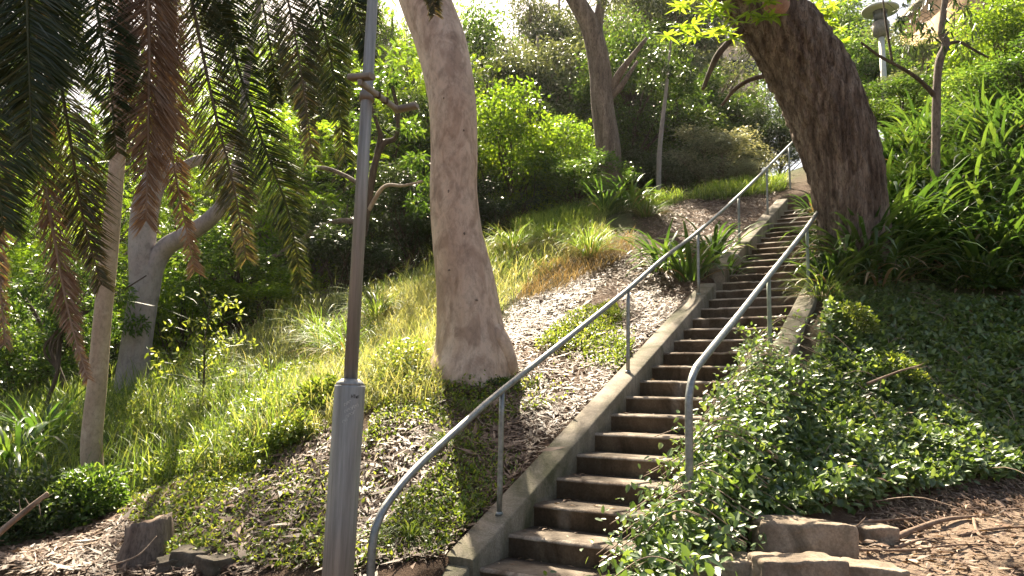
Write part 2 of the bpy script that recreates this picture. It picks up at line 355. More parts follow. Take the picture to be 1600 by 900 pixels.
def blades(P, H, Wd, az, lean, curve, segs=4, g=None, var=None, keel=.0, tipw=.08):
    """grass / strap blades: base P, length H, azimuth az, lean angle from upright at base, extra bend along the length"""
    n = len(P); H = np.broadcast_to(H, (n,)); Wd = np.broadcast_to(Wd, (n,)); lean = np.broadcast_to(lean, (n,)); curve = np.broadcast_to(curve, (n,))
    rows = []; pos = np.array(P, float); hz = np.stack([np.cos(az), np.sin(az), np.zeros(n)], 1); side = np.stack([-np.sin(az), np.cos(az), np.zeros(n)], 1)
    for k in range(segs+1):
        f = k/segs
        ang = lean+curve*f**1.3
        wv = Wd*(np.sin(min(1, .35+f*1.4)*pi/2) if f < .5 else (1-((f-.5)/.5)**1.8)*(1-tipw)+tipw)
        dirv = hz*np.sin(ang)[:, None]+np.array([0, 0, 1.])*np.cos(ang)[:, None]
        nrm = hz*np.cos(ang)[:, None]-np.array([0, 0, 1.])*np.sin(ang)[:, None]
        rows.append((pos-side*wv[:, None]/2-nrm*0, pos+nrm*(wv*keel)[:, None], pos+side*wv[:, None]/2))
        pos = pos+dirv*(H/segs)[:, None]
    if keel:
        V = np.stack([np.stack(r, 1) for r in rows], 1)      # n, segs+1, 3, 3
        b = (np.arange(n)*(segs+1)*3)[:, None, None]; k_ = (np.arange(segs)*3)[None, :, None]
        q = np.array([[0, 1, 4, 3], [1, 2, 5, 4]])
        Fq = (b[..., None]+k_[..., None]+q[None, None]).reshape(-1, 4); per = segs*2
    else:
        V = np.stack([np.stack((r[0], r[2]), 1) for r in rows], 1)
        b = (np.arange(n)*(segs+1)*2)[:, None, None]; k_ = (np.arange(segs)*2)[None, :, None]
        Fq = (b+k_+np.array([0, 1, 3, 2])[None, None]).reshape(-1, 4); per = segs
    return V.reshape(-1, 3), Fq, (None if var is None else np.repeat(var, per))
def box_geo(x0, x1, y0, y1, z0, z1):
    V = np.array([(x, y, z) for z in (z0, z1) for y in (y0, y1) for x in (x0, x1)], float)
    return V, np.array([[0, 2, 3, 1], [4, 5, 7, 6], [0, 1, 5, 4], [2, 6, 7, 3], [0, 4, 6, 2], [1, 3, 7, 5]])
def pnoise(P, sc_, seed=0):
    """cheap smooth 3-d noise for displacing surfaces"""
    g = np.random.default_rng(seed); out = np.zeros(len(P))
    for k in range(5):
        f = g.normal(size=(3, 3)); f = norm(f)*sc_*(1.6**k); ph = g.uniform(0, 6.28, 3)
        out += (np.sin(P@f[0]+ph[0])*np.sin(P@f[1]+ph[1])+.5*np.sin(P@f[2]+ph[2]))*(.62**k)
    return out*.5
def rough_block(name, size, seed, rough=.03, div=10, chip=.5):
    """rectangular stone with worn corners"""
    g = []; n = div
    V = []; Fq = []; base = 0
    lin = np.linspace(-1, 1, n)
    for ax in range(3):
        for sg in (-1, 1):
            A, B = np.meshgrid(lin, lin, indexing='ij'); C = np.full_like(A, sg)
            co = [None]*3; co[ax] = C; co[(ax+1) % 3] = A; co[(ax+2) % 3] = B
            V.append(np.stack(co, -1).reshape(-1, 3)); i = np.arange(n-1)[:, None]*n+np.arange(n-1)[None]
            q = np.stack([i, i+n, i+n+1, i+1] if sg > 0 else [i, i+1, i+n+1, i+n], -1).reshape(-1, 4); Fq.append(q+base); base += n*n
    V = np.concatenate(V); Fq = np.concatenate(Fq)
    r = np.linalg.norm(V, axis=1); p = 12.0
    q = V/((np.abs(V)**p).sum(1)**(1/p))[:, None]
    V = q*np.asarray(size)/2
    d = pnoise(V*1.0, 7.0, seed)*rough+pnoise(V, 26.0, seed+5)*rough*.35
    V = V+norm(q)*d[:, None]
    return V, Fq

# ------------------------------------------------------------------ ground sheet
xs = np.unique(np.round(np.concatenate([np.linspace(-400, -40, 14), np.linspace(-40, -9, 40), np.arange(-9, 9.5, .09), np.linspace(9.5, 40, 36), np.linspace(40, 400, 14)]), 3))
ys = np.unique(np.round(np.concatenate([np.linspace(-60, -6, 8), np.linspace(-6, 3.2, 24), np.arange(3.2, 17.5, .09), np.linspace(17.5, 50, 50), np.linspace(50, 700, 22)]), 3))
X, Y = np.meshgrid(xs, ys, indexing='ij'); Z = ground(X, Y)
fine = (np.abs(X) < 9.5) & (Y > 3) & (Y < 17.5)
PN = np.stack([X.ravel(), Y.ravel(), np.zeros(X.size)], 1)
Z = Z+np.where(fine, (pnoise(PN, 5.0, 3)*.018+pnoise(PN, 14.0, 4)*.012).reshape(Z.shape), 0)
nx, ny = X.shape
i = np.arange(nx-1)[:, None]*ny+np.arange(ny-1)[None]
Fq = np.stack([i, i+ny, i+ny+1, i+1], -1).reshape(-1, 4)
s_, t_ = to_st(X, Y)
green = np.clip((-t_-1.6)/1.6, 0, 1)*np.clip((Y-6.5)/2, 0, 1)+np.clip((t_-1.4)/.5, 0, 1)*np.clip((Y-6.6)/.6, 0, 1)
green = np.clip(np.maximum(green, np.clip((Y-17)/3, 0, 1)), 0, 1)*.9
go = link('ground', mesh_np('ground', np.stack([X.ravel(), Y.ravel(), Z.ravel()], 1), Fq, None, True, [M['ground']], {'green': green.ravel()}))
tag(go, 'leaf-strewn earth hillside rising beside the steps', None, None, 'structure')

# dirt path at the lower right: its own sheet a little above the soil
pp = np.array([hit(u, v)[:2] for u, v in [(1160, 895), (1330, 850), (1450, 820), (1600, 792)]]); pp = np.vstack([pp, pp[-1]+(pp[-1]-pp[-2])*1.5])
pp = smooth_path(np.hstack([pp, np.zeros((5, 1))]), 60)[:, :2]
G = Geo(); rows = 26; PV = []
for k, f in enumerate(np.linspace(0, 1, rows)):
    q = pp+np.array([0.25, -1.0])*(f*2.6)[None] if False else pp+np.array([[0.2, -1.0]])*f*2.6
    z = ground(q[:, 0], q[:, 1])+.03+.02*np.sin(f*pi)-(.05 if k in (0, rows-1) else 0)
    PV.append(np.column_stack([q, z]))
PV = np.array(PV); PV[:, 0, 2] -= .05; PV[:, -1, 2] -= .05
PV[..., 2] += (pnoise(PV.reshape(-1, 3), 9, 9)*.012).reshape(PV.shape[:2])
n2_ = 60; i = np.arange(rows-1)[:, None]*n2_+np.arange(n2_-1)[None]
tag(link('path', mesh_np('path', PV.reshape(-1, 3), np.stack([i, i+n2_, i+n2_+1, i+1], -1).reshape(-1, 4), None, True, [M['path']])),
    'dry brown dirt path with roots and bark at the lower right', None, None, 'structure')

# ------------------------------------------------------------------ staircase
stair = empty('staircase', st(0, SW/2, -RI), 'long straight flight of worn brown concrete steps climbing the hillside', 'staircase')
O = np.array(stair.location)
NST = 31
for n in range(-2, NST):
    g = np.random.default_rng(100+n); m_ = 26
    tt = np.linspace(-.015, SW+.015, m_)
    chip = -np.abs(g.normal(0, .004, m_))-.02*(g.random(m_) > .93)
    prof = [(0.012, -.36), (0.012, -.03), (-.004, -.030), (-.002, -.020), (.020, 0), (.15, -.002), (GO+.02, 0.0), (GO+.02, -.36)]
    V = []
    for a_, b_ in zip(tt, chip):
        for k, (ps, pz) in enumerate(prof):
            fr = b_ if k in (2, 3, 4) else 0
            q = st(n*GO, a_); V.append((q[0]+D2[0]*(ps-fr), q[1]+D2[1]*(ps-fr), q[2]+pz+(fr*.5 if k == 4 else 0)))
    kk = len(prof); i = np.arange(m_-1)[:, None]*kk; j = np.arange(kk)[None]; j2 = (j+1) % kk
    Fs = np.stack([i+j, i+kk+j, i+kk+j2, i+j2], -1).reshape(-1, 4)
    V = np.array(V)-O
    worn = np.isin(np.arange(len(Fs)) % kk, (2, 3))  # nosing faces take the paler colour: wear plus painted sunlit line
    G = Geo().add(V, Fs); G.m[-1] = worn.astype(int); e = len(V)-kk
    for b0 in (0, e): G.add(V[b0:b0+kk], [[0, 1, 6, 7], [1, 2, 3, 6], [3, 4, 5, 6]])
    o = link('step', G.mesh('step', [M['step_concrete'], M['worn_lit_edge']]), stair)
def side_wall(s0, s1, t0, t1, top, bot, seed, name='side_wall', mt='concrete', parent=stair, off=O):
    n = max(4, int((s1-s0)/.12)); ss = np.linspace(s0, s1, n); G = []
    prof = [(t0, bot), (t0, top-.015), (t0+.015, top), ((t0+t1)/2, top+.002), (t1-.015, top), (t1, top-.015), (t1, bot)]
    V = np.array([[st(a_, p, z) for p, z in prof] for a_ in ss]).reshape(-1, 3)
    V += (pnoise(V, 9, seed)*.004)[:, None]*np.array([1, 1, 1])
    kk = len(prof); i = np.arange(n-1)[:, None]*kk; j = np.arange(kk)[None]; j2 = (j+1) % kk
    Fs = np.stack([i+j, i+kk+j, i+kk+j2, i+j2], -1).reshape(-1, 4)
    G = Geo().add(V-off, Fs)
    for b0 in (0, (n-1)*kk): G.add((V-off)[b0:b0+kk], [[0, 1, 5, 6], [1, 2, 4, 5]]); G.add((V-off)[[b0+2, b0+3, b0+4, b0+4]][:3].repeat([1, 1, 2], axis=0)+np.array([[0, 0, 0], [0, 0, 0], [0, 0, 0], [0, 0, 1e-5]]), [[0, 1, 2, 3]])
    return link(name, G.mesh(name, [M[mt]]), parent)
side_wall(-.08, 6.35, -.255, -.01, .10, -.5, 1)
side_wall(-1.1, -.10, -.36, -.03, .055, -.5, 2)
side_wall(6.85, 12.3, -.25, -.01, .17, -.5, 3)
side_wall(-.1, 6.4, SW+.01, SW+.25, .10, -.5, 4)
side_wall(6.6, 12.3, SW+.01, SW+.25, .11, -.5, 5)

# ------------------------------------------------------------------ handrails
def ground_top(s, t, dz): return st(s, t, dz)
def handrail(label, path, posts, r=.025):
    base = path[0]; root = empty('handrail', base, label, 'handrail', 'tube handrails of the staircase')
    P = smooth_path(path, 130)
    V, Fq = tube(P-base, r, 14, .02); link('rail', Geo().add(V, Fq).mesh('rail', [M['galv']], True), root)
    for (s, t, h0, h1) in posts:
        a, b = st(s, t, h0), st(s, t, h1)
        V, Fq = tube(smooth_path(np.array([a, b])-base, 6), .021, 12, .01)
        o = link('post', Geo().add(V, Fq).mesh('post', [M['galv_green' if t > 1 else 'galv']], True), root)
        V, Fq = tube(np.array([a, a+np.array([0, 0, .03])])-base, [.034, .026], 14)
        link('weld_collar', Geo().add(V, Fq).mesh('weld_collar', [M['galv']], True), o)
    return root
tl = -.12
lp = [st(-1.03, tl, -.35), st(-1.03, tl, .30), st(-1.03, tl, .72), st(-.98, tl, .86), st(-.86, tl, .93), st(-.6, tl, .985), st(0, tl, 1.02), st(.447, tl, 1.03),
      st(1.8, tl, 1.01), st(3.115, tl, 1.0), st(4.5, tl, 1.02), st(5.82, tl, .99), st(8.29, tl, 1.03), st(10.7, tl, 1.12), st(13.9, tl, 1.26)]
handrail('left-hand grey tube handrail running the full length of the steps', np.array(lp), [(.447, tl, .09, 1.02), (3.115, tl, .09, .99), (5.82, tl, .09, .98), (8.29, tl, .10, 1.02), (10.7, tl, .10, 1.11), (13.3, tl, -.1, 1.22)])
tr = 1.35
rp = [st(.44, tr, .0), st(.44, tr, .5), st(.44, tr, .92), st(.47, tr, 1.05), st(.58, tr, 1.13), st(.85, tr, 1.13), st(2, tr, 1.08), st(3.18, tr, 1.04), st(5.7, tr, .95), st(8.2, tr, .95)]
handrail('right-hand grey tube handrail bending down into the vines', np.array(rp), [(3.18, tr, .05, 1.03), (5.7, tr, .09, .94), (8.1, tr, .09, .94)], .027)

# ------------------------------------------------------------------ near lamp post
def pix_tube(pts, k=12, n=40, rough=0.0, seed=1):
    """tube through (u, v, depth, width in picture px at that depth)"""
    A = np.array(pts, float); P = at(A[:, 0], A[:, 1], A[:, 2]); R = A[:, 3]/F*A[:, 2]/2
    Q = smooth_path(np.column_stack([P, R, R*0, R*0]).reshape(len(P), 6)[:, :3], n)
    rr = np.interp(np.linspace(0, 1, n), np.linspace(0, 1, len(R)), R)
    return Q, rr
bd = 4.75
pb = at(524, 960, bd); pt = at(547, 602, bd)
ax = pt-pb; ax /= np.linalg.norm(ax)
gb = pb-ax*max(0, (pb[2]-gz(pb[0], pb[1])+.05)/ax[2])
lamp = empty('lamp_post', gb, 'tall brushed steel lamp post with a fat base and scratched graffiti', 'lamp post')
V, Fq = tube(np.array([gb-gb, gb+ax*.02-gb, gb+ax*.05-gb]), [.15, .15, .11], 40); link('base_plate', Geo().add(V, Fq).mesh('base_plate', [M['steel']]), lamp)
V, Fq = tube(np.array([gb, (gb+pt)/2, pt-ax*.012, pt])-gb, [.0935, .0935, .0935, .091], 56)
sl_ = link('base_sleeve', Geo().add(V, Fq).mesh('base_sleeve', [M['steel']], True), lamp)
V, Fq = tube(np.array([pt, pt+ax*.018, pt+ax*.04])-gb, [.091, .080, .052], 56); link('shoulder', Geo().add(V, Fq).mesh('shoulder', [M['steel']], True), lamp)
p_top = pt+ax*6.2
# pole leans a little more than its base: follow the picture
pA = pt+ax*.03; dirp = at(590, 0, bd)-at(556, 592, bd); dirp /= np.linalg.norm(dirp)
V, Fq = tube(np.array([pA, pA+dirp*1.5, pA+dirp*3, pA+dirp*5.5])-gb, [.042, .038, .034, .027], 40)
link('pole', Geo().add(V, Fq).mesh('pole', [M['steel']], True), lamp)
# access door with a fine outline, screw, and marks
toc = EYE-pt; toc = toc-ax*(toc@ax); toc /= np.linalg.norm(toc); sidev = np.cross(ax, toc); sidev /= np.linalg.norm(sidev)   # sidev: to the picture's right
def on_sleeve(a, h, r=.0935):       # a: angle from the camera-facing line, h: below the top
    return pt-ax*h+(toc*cos(a)+sidev*sin(a))*r-gb
def stroke(pts, name_g, wd=.0014, m='ink'):
    P = smooth_path(np.array([on_sleeve(a/.0935, h, .0938) for a, h in pts]), max(6, 5*len(pts)))
    V, Fq = tube(P, wd, 6); name_g.add(V, Fq)
g1 = Geo()
lt = {'H': [[(0, 0), (.0, .02)], [(.010, 0), (.010, .02)], [(0, .011), (.010, .009)]], 'T': [[(0, 0), (.011, 0)], [(.0055, 0), (.0055, .02)]],
      'W': [[(0, .004), (.003, .02), (.006, .008), (.009, .02), (.012, .003)]], 'S': [[(.009, .001), (.001, .005), (.008, .012), (.0, .018)]]}
xo = .0
for ch in 'HTWS':
    for s_k in lt[ch]: stroke([(xo+a+.012, h+.055+xo*.05) for a, h in s_k], g1, .0019 if ch != 'S' else .0012)
    xo += .0135
link('graffiti_letters', g1.mesh('graffiti_letters', [M['ink']]), sl_)
g2 = Geo(); gr = random.Random(4)
for row, (a0, h0, k) in enumerate([(-.026, .115, 3), (-.02, .155, 4), (-.012, .185, 4), (.022, .135, 3), (-.03, .215, 2)]):
    for q in range(k):
        a = a0+q*.014; h = h0-q*.009
        pts = [(a+.005*cos(x)*gr.uniform(.7, 1.3)+.001*x, h+.008*sin(x)) for x in np.linspace(gr.uniform(0, 2), gr.uniform(5, 7.5), 7)]
        stroke(pts, g2, .0008)
        if q % 2: stroke([(a, h+.012), (a+.006, h-.012)], g2, .0008)
link('scratched_graffiti', g2.mesh('scratched_graffiti', [M['scratch']]), sl_)
# twin-ended cross arm clamped to the pole, dead ends pointing sideways
def bar(name, a, b, wd, ht, mt, parent, up=(0, 0, 1), base=gb):
    a, b = np.array(a, float), np.array(b, float); d = b-a; L = np.linalg.norm(d); d /= L
    s_ = np.cross(d, up); s_ /= np.linalg.norm(s_); u_ = np.cross(s_, d)
    G = []; ch = min(wd, ht)*.15
    prof = [(-wd/2+ch, -ht/2), (wd/2-ch, -ht/2), (wd/2, -ht/2+ch), (wd/2, ht/2-ch), (wd/2-ch, ht/2), (-wd/2+ch, ht/2), (-wd/2, ht/2-ch), (-wd/2, -ht/2+ch)]
    V = np.array([[c+s_*p[0]+u_*p[1] for p in prof] for c in (a, b)]).reshape(-1, 3)-base
    j = np.arange(8); j2 = (j+1) % 8
    G = Geo().add(V, np.stack([j, j2, j2+8, j+8], -1))
    for o_ in (0, 8): G.add(V[o_:o_+8], [[0, 1, 2, 7], [7, 2, 3, 6], [6, 3, 4, 5]])
    return link(name, G.mesh(name, [M[mt]]), parent)
A1 = at(562, 128, 4.35); A2 = at(622, 172, 5.05)
arm = bar('cross_arm', A1, A2, .028, .034, 'lamp_metal', lamp)
bar('floodlight', at(547, 122, 4.42), at(582, 119, 4.34), .06, .032, 'lamp_metal', lamp)
bar('floodlight', at(616, 172, 5.05), at(652, 165, 5.0), .06, .032, 'lamp_metal', lamp)
cpt = pA+dirp*((at(584, 150, bd)-pA)@dirp)
V, Fq = tube(np.array([cpt-dirp*.035, cpt+dirp*.02])-gb, .049, 28); link('clamp_ring', Geo().add(V, Fq).mesh('clamp_ring', [M['lamp_metal']]), lamp)
for q in (.42, .62):
    c_ = A1*(1-q)+A2*q; bar('bracket_band', c_-np.array([.012, 0.012, 0]), c_+np.array([.012, .012, 0]), .034, .042, 'bark_dark', lamp)

# ------------------------------------------------------------------ far park lamp, top right
fy = 24.0
ft = at(1375, 12, fy); fb = np.array([ft[0]+.05, ft[1], gz(ft[0], ft[1])])
fl = empty('street_lamp', fb, 'pale park lamp with a wide flat disc shade above the shrubs', 'street lamp')
V, Fq = tube(np.array([fb, [ft[0], ft[1], ft[2]-1.0]])-fb, [.11, .09], 14); link('pole', Geo().add(V, Fq).mesh('pole', [M['pale_metal']], True), fl)
c0 = np.array([ft[0], ft[1], ft[2]])-fb
V, Fq = tube(np.array([c0-[0, 0, 1.05], c0-[0, 0, .95], c0-[0, 0, .55], c0-[0, 0, .5]]), [.10, .24, .27, .2], 24); ln = link('lantern', Geo().add(V, Fq).mesh('lantern', [M['lamp_metal']]), fl)
V, Fq = tube(np.array([c0-[0, 0, .5], c0-[0, 0, .12]]), [.19, .24], 24); link('glass', Geo().add(V, Fq).mesh('glass', [M['lamp_glass']]), ln)
V, Fq = tube(np.array([c0-[0, 0, .14], c0-[0, 0, .08], c0, c0+[0, 0, .06]]), [.56, .58, .35, .05], 40); link('disc_shade', Geo().add(V, Fq).mesh('disc_shade', [M['pale_metal']], True), fl)

# ------------------------------------------------------------------ buildings glimpsed between the trees
def building(label, u0, u1, vtop, y, mt, wins, depth=8):
    a, b = at(u0, vtop, y), at(u1, vtop, y); x0, x1 = a[0], b[0]; zt = a[2]; zb = min(gz(x0, y), gz(x1, y))-1
    r = empty('building', ((x0+x1)/2, y, zb), label, 'building'); off = np.array([(x0+x1)/2, y, zb])
    V, Fq = box_geo(x0, x1, y, y+depth, zb, zt); link('wall', Geo().add(V-off, Fq).mesh('wall', [M[mt]]), r)
    V, Fq = box_geo(x0-.3, x1+.3, y-.3, y+depth+.3, zt+.003, zt+.35); link('roof', Geo().add(V-off, Fq).mesh('roof', [M['concrete']]), r)
    for k in range(wins):
        wx = x0+(x1-x0)*(k+.5)/wins
        for zz in np.arange(zt-2.6, zb+2, -3.1):
            V, Fq = box_geo(wx-.55, wx+.55, y-.05, y+.02, zz, zz+1.4); wd_ = link('window', Geo().add(V-off, Fq).mesh('window', [M['concrete']]), r)
            V, Fq = box_geo(wx-.47, wx+.47, y-.07, y-.053, zz+.08, zz+1.32); link('pane', Geo().add(V-off, Fq).mesh('pane', [M['window_dark']]), wd_)
    return r
building('orange-brown building wall showing behind leaves in the top right corner', 1512, 1760, -60, 42, 'building', 3)
building('pale peach building glimpsed behind branches left of the leaning trunk', 1050, 1185, 70, 60, 'building_pale', 5)

# ------------------------------------------------------------------ trees: named trunks
def taper_tree(name, label, cat, pts, mt, k=24, n=60, rough=.04, seed=1, group=None, part='trunk', flare=None):
    g = np.random.default_rng(seed)
    Q, R = pix_tube(pts, k, n)
    if flare: L = np.linspace(0, 1, n); R = R*(1+flare[0]*np.exp(-L/flare[1]))
    base = Q[0].copy(); r = empty(name, base, label, cat, group)
    V, Fq = tube(Q-base, R, k, rough, g); d = pnoise(V+base, 3.0/max(R.max(), .05)*.6, seed)*R.mean()*.06
    link(part, Geo().add(V, Fq).mesh(part, [M[mt]], True), r)
    return r, base
def limb(root, base, pts, mt, k=10, n=24, rough=.05, seed=2, name='branch', world=None, R=None):
    if world is None: Q, rr = pix_tube(pts, k, n)
    else:
        Q = smooth_path(np.array(world, float), n); rr = np.interp(np.linspace(0, 1, n), np.linspace(0, 1, len(R)), R)
    V, Fq = tube(Q-base, rr, k, rough, np.random.default_rng(seed))
    return link(name, Geo().add(V, Fq).mesh(name, [M[mt]], True), root)
def clump_leaves(G, C, R, n, L, Wd, g, droop=.3, kind='leaf', upn=.6, clump_var=None, shell=.5, lobes=True):
    C = np.asarray(C, float); R = np.broadcast_to(np.asarray(R, float), (3,))
    d = sph(n, g); rad_ = g.random(n)**(1/ (2.2+shell*2))
    if lobes: rad_ *= .72+.32*np.sin(d@np.array([3.1, 1.2, 2.3])*1.7+g.uniform(0, 6))*np.sin(d@np.array([-1.4, 3.3, 1.1])*1.6+g.uniform(0, 6))+.0
    P = C+d*rad_[:, None]*R
    D = norm(d*.6+sph(n, g)*.8+np.array([0, 0, -droop]))
    Nn = norm(sph(n, g)*.8+np.array([0, 0, upn])+S*.25)
    cv = g.uniform(-.15, .2) if clump_var is None else clump_var
    if kind == 'spray':          # ferny spray: leaflets both sides of a thin axis
        K = 7; Ls = L*5
        f = (np.arange(K)+.7)/K
        Pp = (P[:, None]+D[:, None]*(Ls*f)[None, :, None]-np.array([0, 0, 1.])*(Ls*.25*f**2)[None, :, None])
        S_ = norm(np.cross(D, Nn))
        for sg in (-1, 1):
            Dd = norm(D[:, None]*.5+sg*S_[:, None]*1.0+np.zeros((1, K, 1)))
            ll = np.broadcast_to((L*1.4*(1.1-.6*np.abs(f-.4)))[None], (n, K)).ravel()
            V, Fq, per = leaves(Pp.reshape(-1, 3), Dd.reshape(-1, 3), np.repeat(Nn, K, 0), ll, Wd, .1)
            G.add(V, Fq, np.repeat(np.clip(g.normal(.45+cv, .2, n), 0, 1), K))
        return
    ll = L*g.uniform(.6, 1.25, n)
    V, Fq, per = leaves(P, D, Nn, ll, ll*Wd/L, .18)
    G.add(V, Fq, np.repeat(np.clip(g.normal(.45+cv, .22, n), 0, 1), per))

def crown_geo(seed, H, R, clear, nl, L, Wd, kind='leaf', nclump=26, tr_=.14, droop=.3, squash=1.0, wood='bark_dark', leaf='leaf_mid', crooked=.06, fork=True, clr=.34):
    g = np.random.default_rng(seed); WG = Geo(); LG = Geo()
    # trunk
    top = H*.86; n = 7; P = np.zeros((n, 3)); P[:, 2] = np.linspace(-.3, top, n); P[1:, :2] += np.cumsum(g.normal(0, crooked*H/n, (n-1, 2)), 0)
    Q = smooth_path(P, 20); V, Fq = tube(Q, np.linspace(tr_, tr_*.25, 20)*(1+.5*np.exp(-np.linspace(0, 1, 20)/.05)), 9, .06, g); WG.add(V, Fq)
    cen = np.array([Q[-6, 0], Q[-6, 1], clear+(H-clear)*.5]); RR = np.array([R, R, (H-clear)*.5*squash])
    cl = []
    for k in range(nclump):
        d = sph(1, g)[0]; c = cen+d*RR*g.uniform(.35, .8); cl.append(c)
        zt = np.clip((c[2]-R*.55)*g.uniform(.6, .95), clear*.5, top*.95); i0 = int(np.clip(zt/top*19, 1, 18)); a_ = Q[i0]
        mid = (a_+c)/2+np.array([g.normal(0, R*.08), g.normal(0, R*.08), -R*.06])
        V, Fq = tube(smooth_path([a_, mid, c], 8), np.linspace(tr_*.42, tr_*.06, 8), 5, .05, g); WG.add(V, Fq)
        for q in range(3):
            e = c+sph(1, g)[0]*R*.3; V, Fq = tube(smooth_path([c*.6+mid*.4, (c+e)/2, e], 5), np.linspace(tr_*.12, tr_*.03, 5), 4); WG.add(V, Fq)
    per = int(nl/nclump)
    for c in cl:
        rc = R*clr*g.uniform(.7, 1.3); clump_leaves(LG, c, (rc, rc, rc*.75), per, L, Wd, g, droop, kind)
    return WG.mesh('trunk', [M[wood]], True), LG.mesh('crown', [M[leaf]])

proto = {}
def get_proto(key, **kw):
    if key not in proto: proto[key] = crown_geo(**kw)
    return proto[key]
KIND = {}
KIND['ferny1'] = dict(seed=21, H=10, R=3.4, clear=1.2, nl=2600, L=.055, Wd=.034, kind='spray', nclump=34, tr_=.16, droop=.25, wood='bark_mid', leaf='leaf_bright')
KIND['ferny2'] = dict(seed=22, H=10, R=3.0, clear=.8, nl=2600, L=.055, Wd=.034, kind='spray', nclump=30, tr_=.14, droop=.25, wood='bark_mid', leaf='leaf_bright')
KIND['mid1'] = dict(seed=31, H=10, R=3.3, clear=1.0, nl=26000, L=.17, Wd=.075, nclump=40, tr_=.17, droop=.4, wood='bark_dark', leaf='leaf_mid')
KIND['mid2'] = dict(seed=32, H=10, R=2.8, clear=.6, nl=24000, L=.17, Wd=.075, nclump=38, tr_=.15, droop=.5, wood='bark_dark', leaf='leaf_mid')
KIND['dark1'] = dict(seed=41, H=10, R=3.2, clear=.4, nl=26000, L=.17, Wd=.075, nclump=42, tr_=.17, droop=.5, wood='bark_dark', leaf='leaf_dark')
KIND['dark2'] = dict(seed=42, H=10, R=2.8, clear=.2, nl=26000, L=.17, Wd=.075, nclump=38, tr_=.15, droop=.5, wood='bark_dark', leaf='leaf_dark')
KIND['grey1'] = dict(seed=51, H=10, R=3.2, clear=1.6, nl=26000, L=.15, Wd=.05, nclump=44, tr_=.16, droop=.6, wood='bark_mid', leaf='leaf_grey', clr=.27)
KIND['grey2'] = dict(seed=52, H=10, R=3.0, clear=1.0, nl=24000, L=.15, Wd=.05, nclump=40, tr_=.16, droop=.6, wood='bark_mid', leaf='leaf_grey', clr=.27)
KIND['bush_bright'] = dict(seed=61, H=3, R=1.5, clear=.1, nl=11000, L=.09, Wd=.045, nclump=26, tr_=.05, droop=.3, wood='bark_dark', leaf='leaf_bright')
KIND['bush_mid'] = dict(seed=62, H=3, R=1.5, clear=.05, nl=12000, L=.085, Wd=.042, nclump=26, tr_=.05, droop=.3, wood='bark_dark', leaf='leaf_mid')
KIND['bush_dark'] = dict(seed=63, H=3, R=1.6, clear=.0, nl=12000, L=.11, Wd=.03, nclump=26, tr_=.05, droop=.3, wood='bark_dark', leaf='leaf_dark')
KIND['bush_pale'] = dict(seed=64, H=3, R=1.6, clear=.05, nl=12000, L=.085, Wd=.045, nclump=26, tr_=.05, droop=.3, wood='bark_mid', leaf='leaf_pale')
def plant_tree(kind, u, y, vtop, wide, label, name='tree', cat='tree', group=None, x=None, rz=None):
    wood, crown = get_proto(kind, **KIND[kind]); H0 = KIND[kind]['H']
    p = at(u, vtop, y); zb = gz(p[0], y); H = max(.6, p[2]-zb)
    r = empty(name, (p[0], y, zb), label, cat, group, rz if rz is not None else (u*1.7+y) % 6.28)
    sz = H/H0; sx = wide/(2*KIND[kind]['R'])
    r.scale = (sx, sx, sz)
    link('trunk', wood, r); link('crown', crown, r)
    return r
TG = 'trees of the wood behind the hillside'
BG = 'bushes along the edge of the wood'
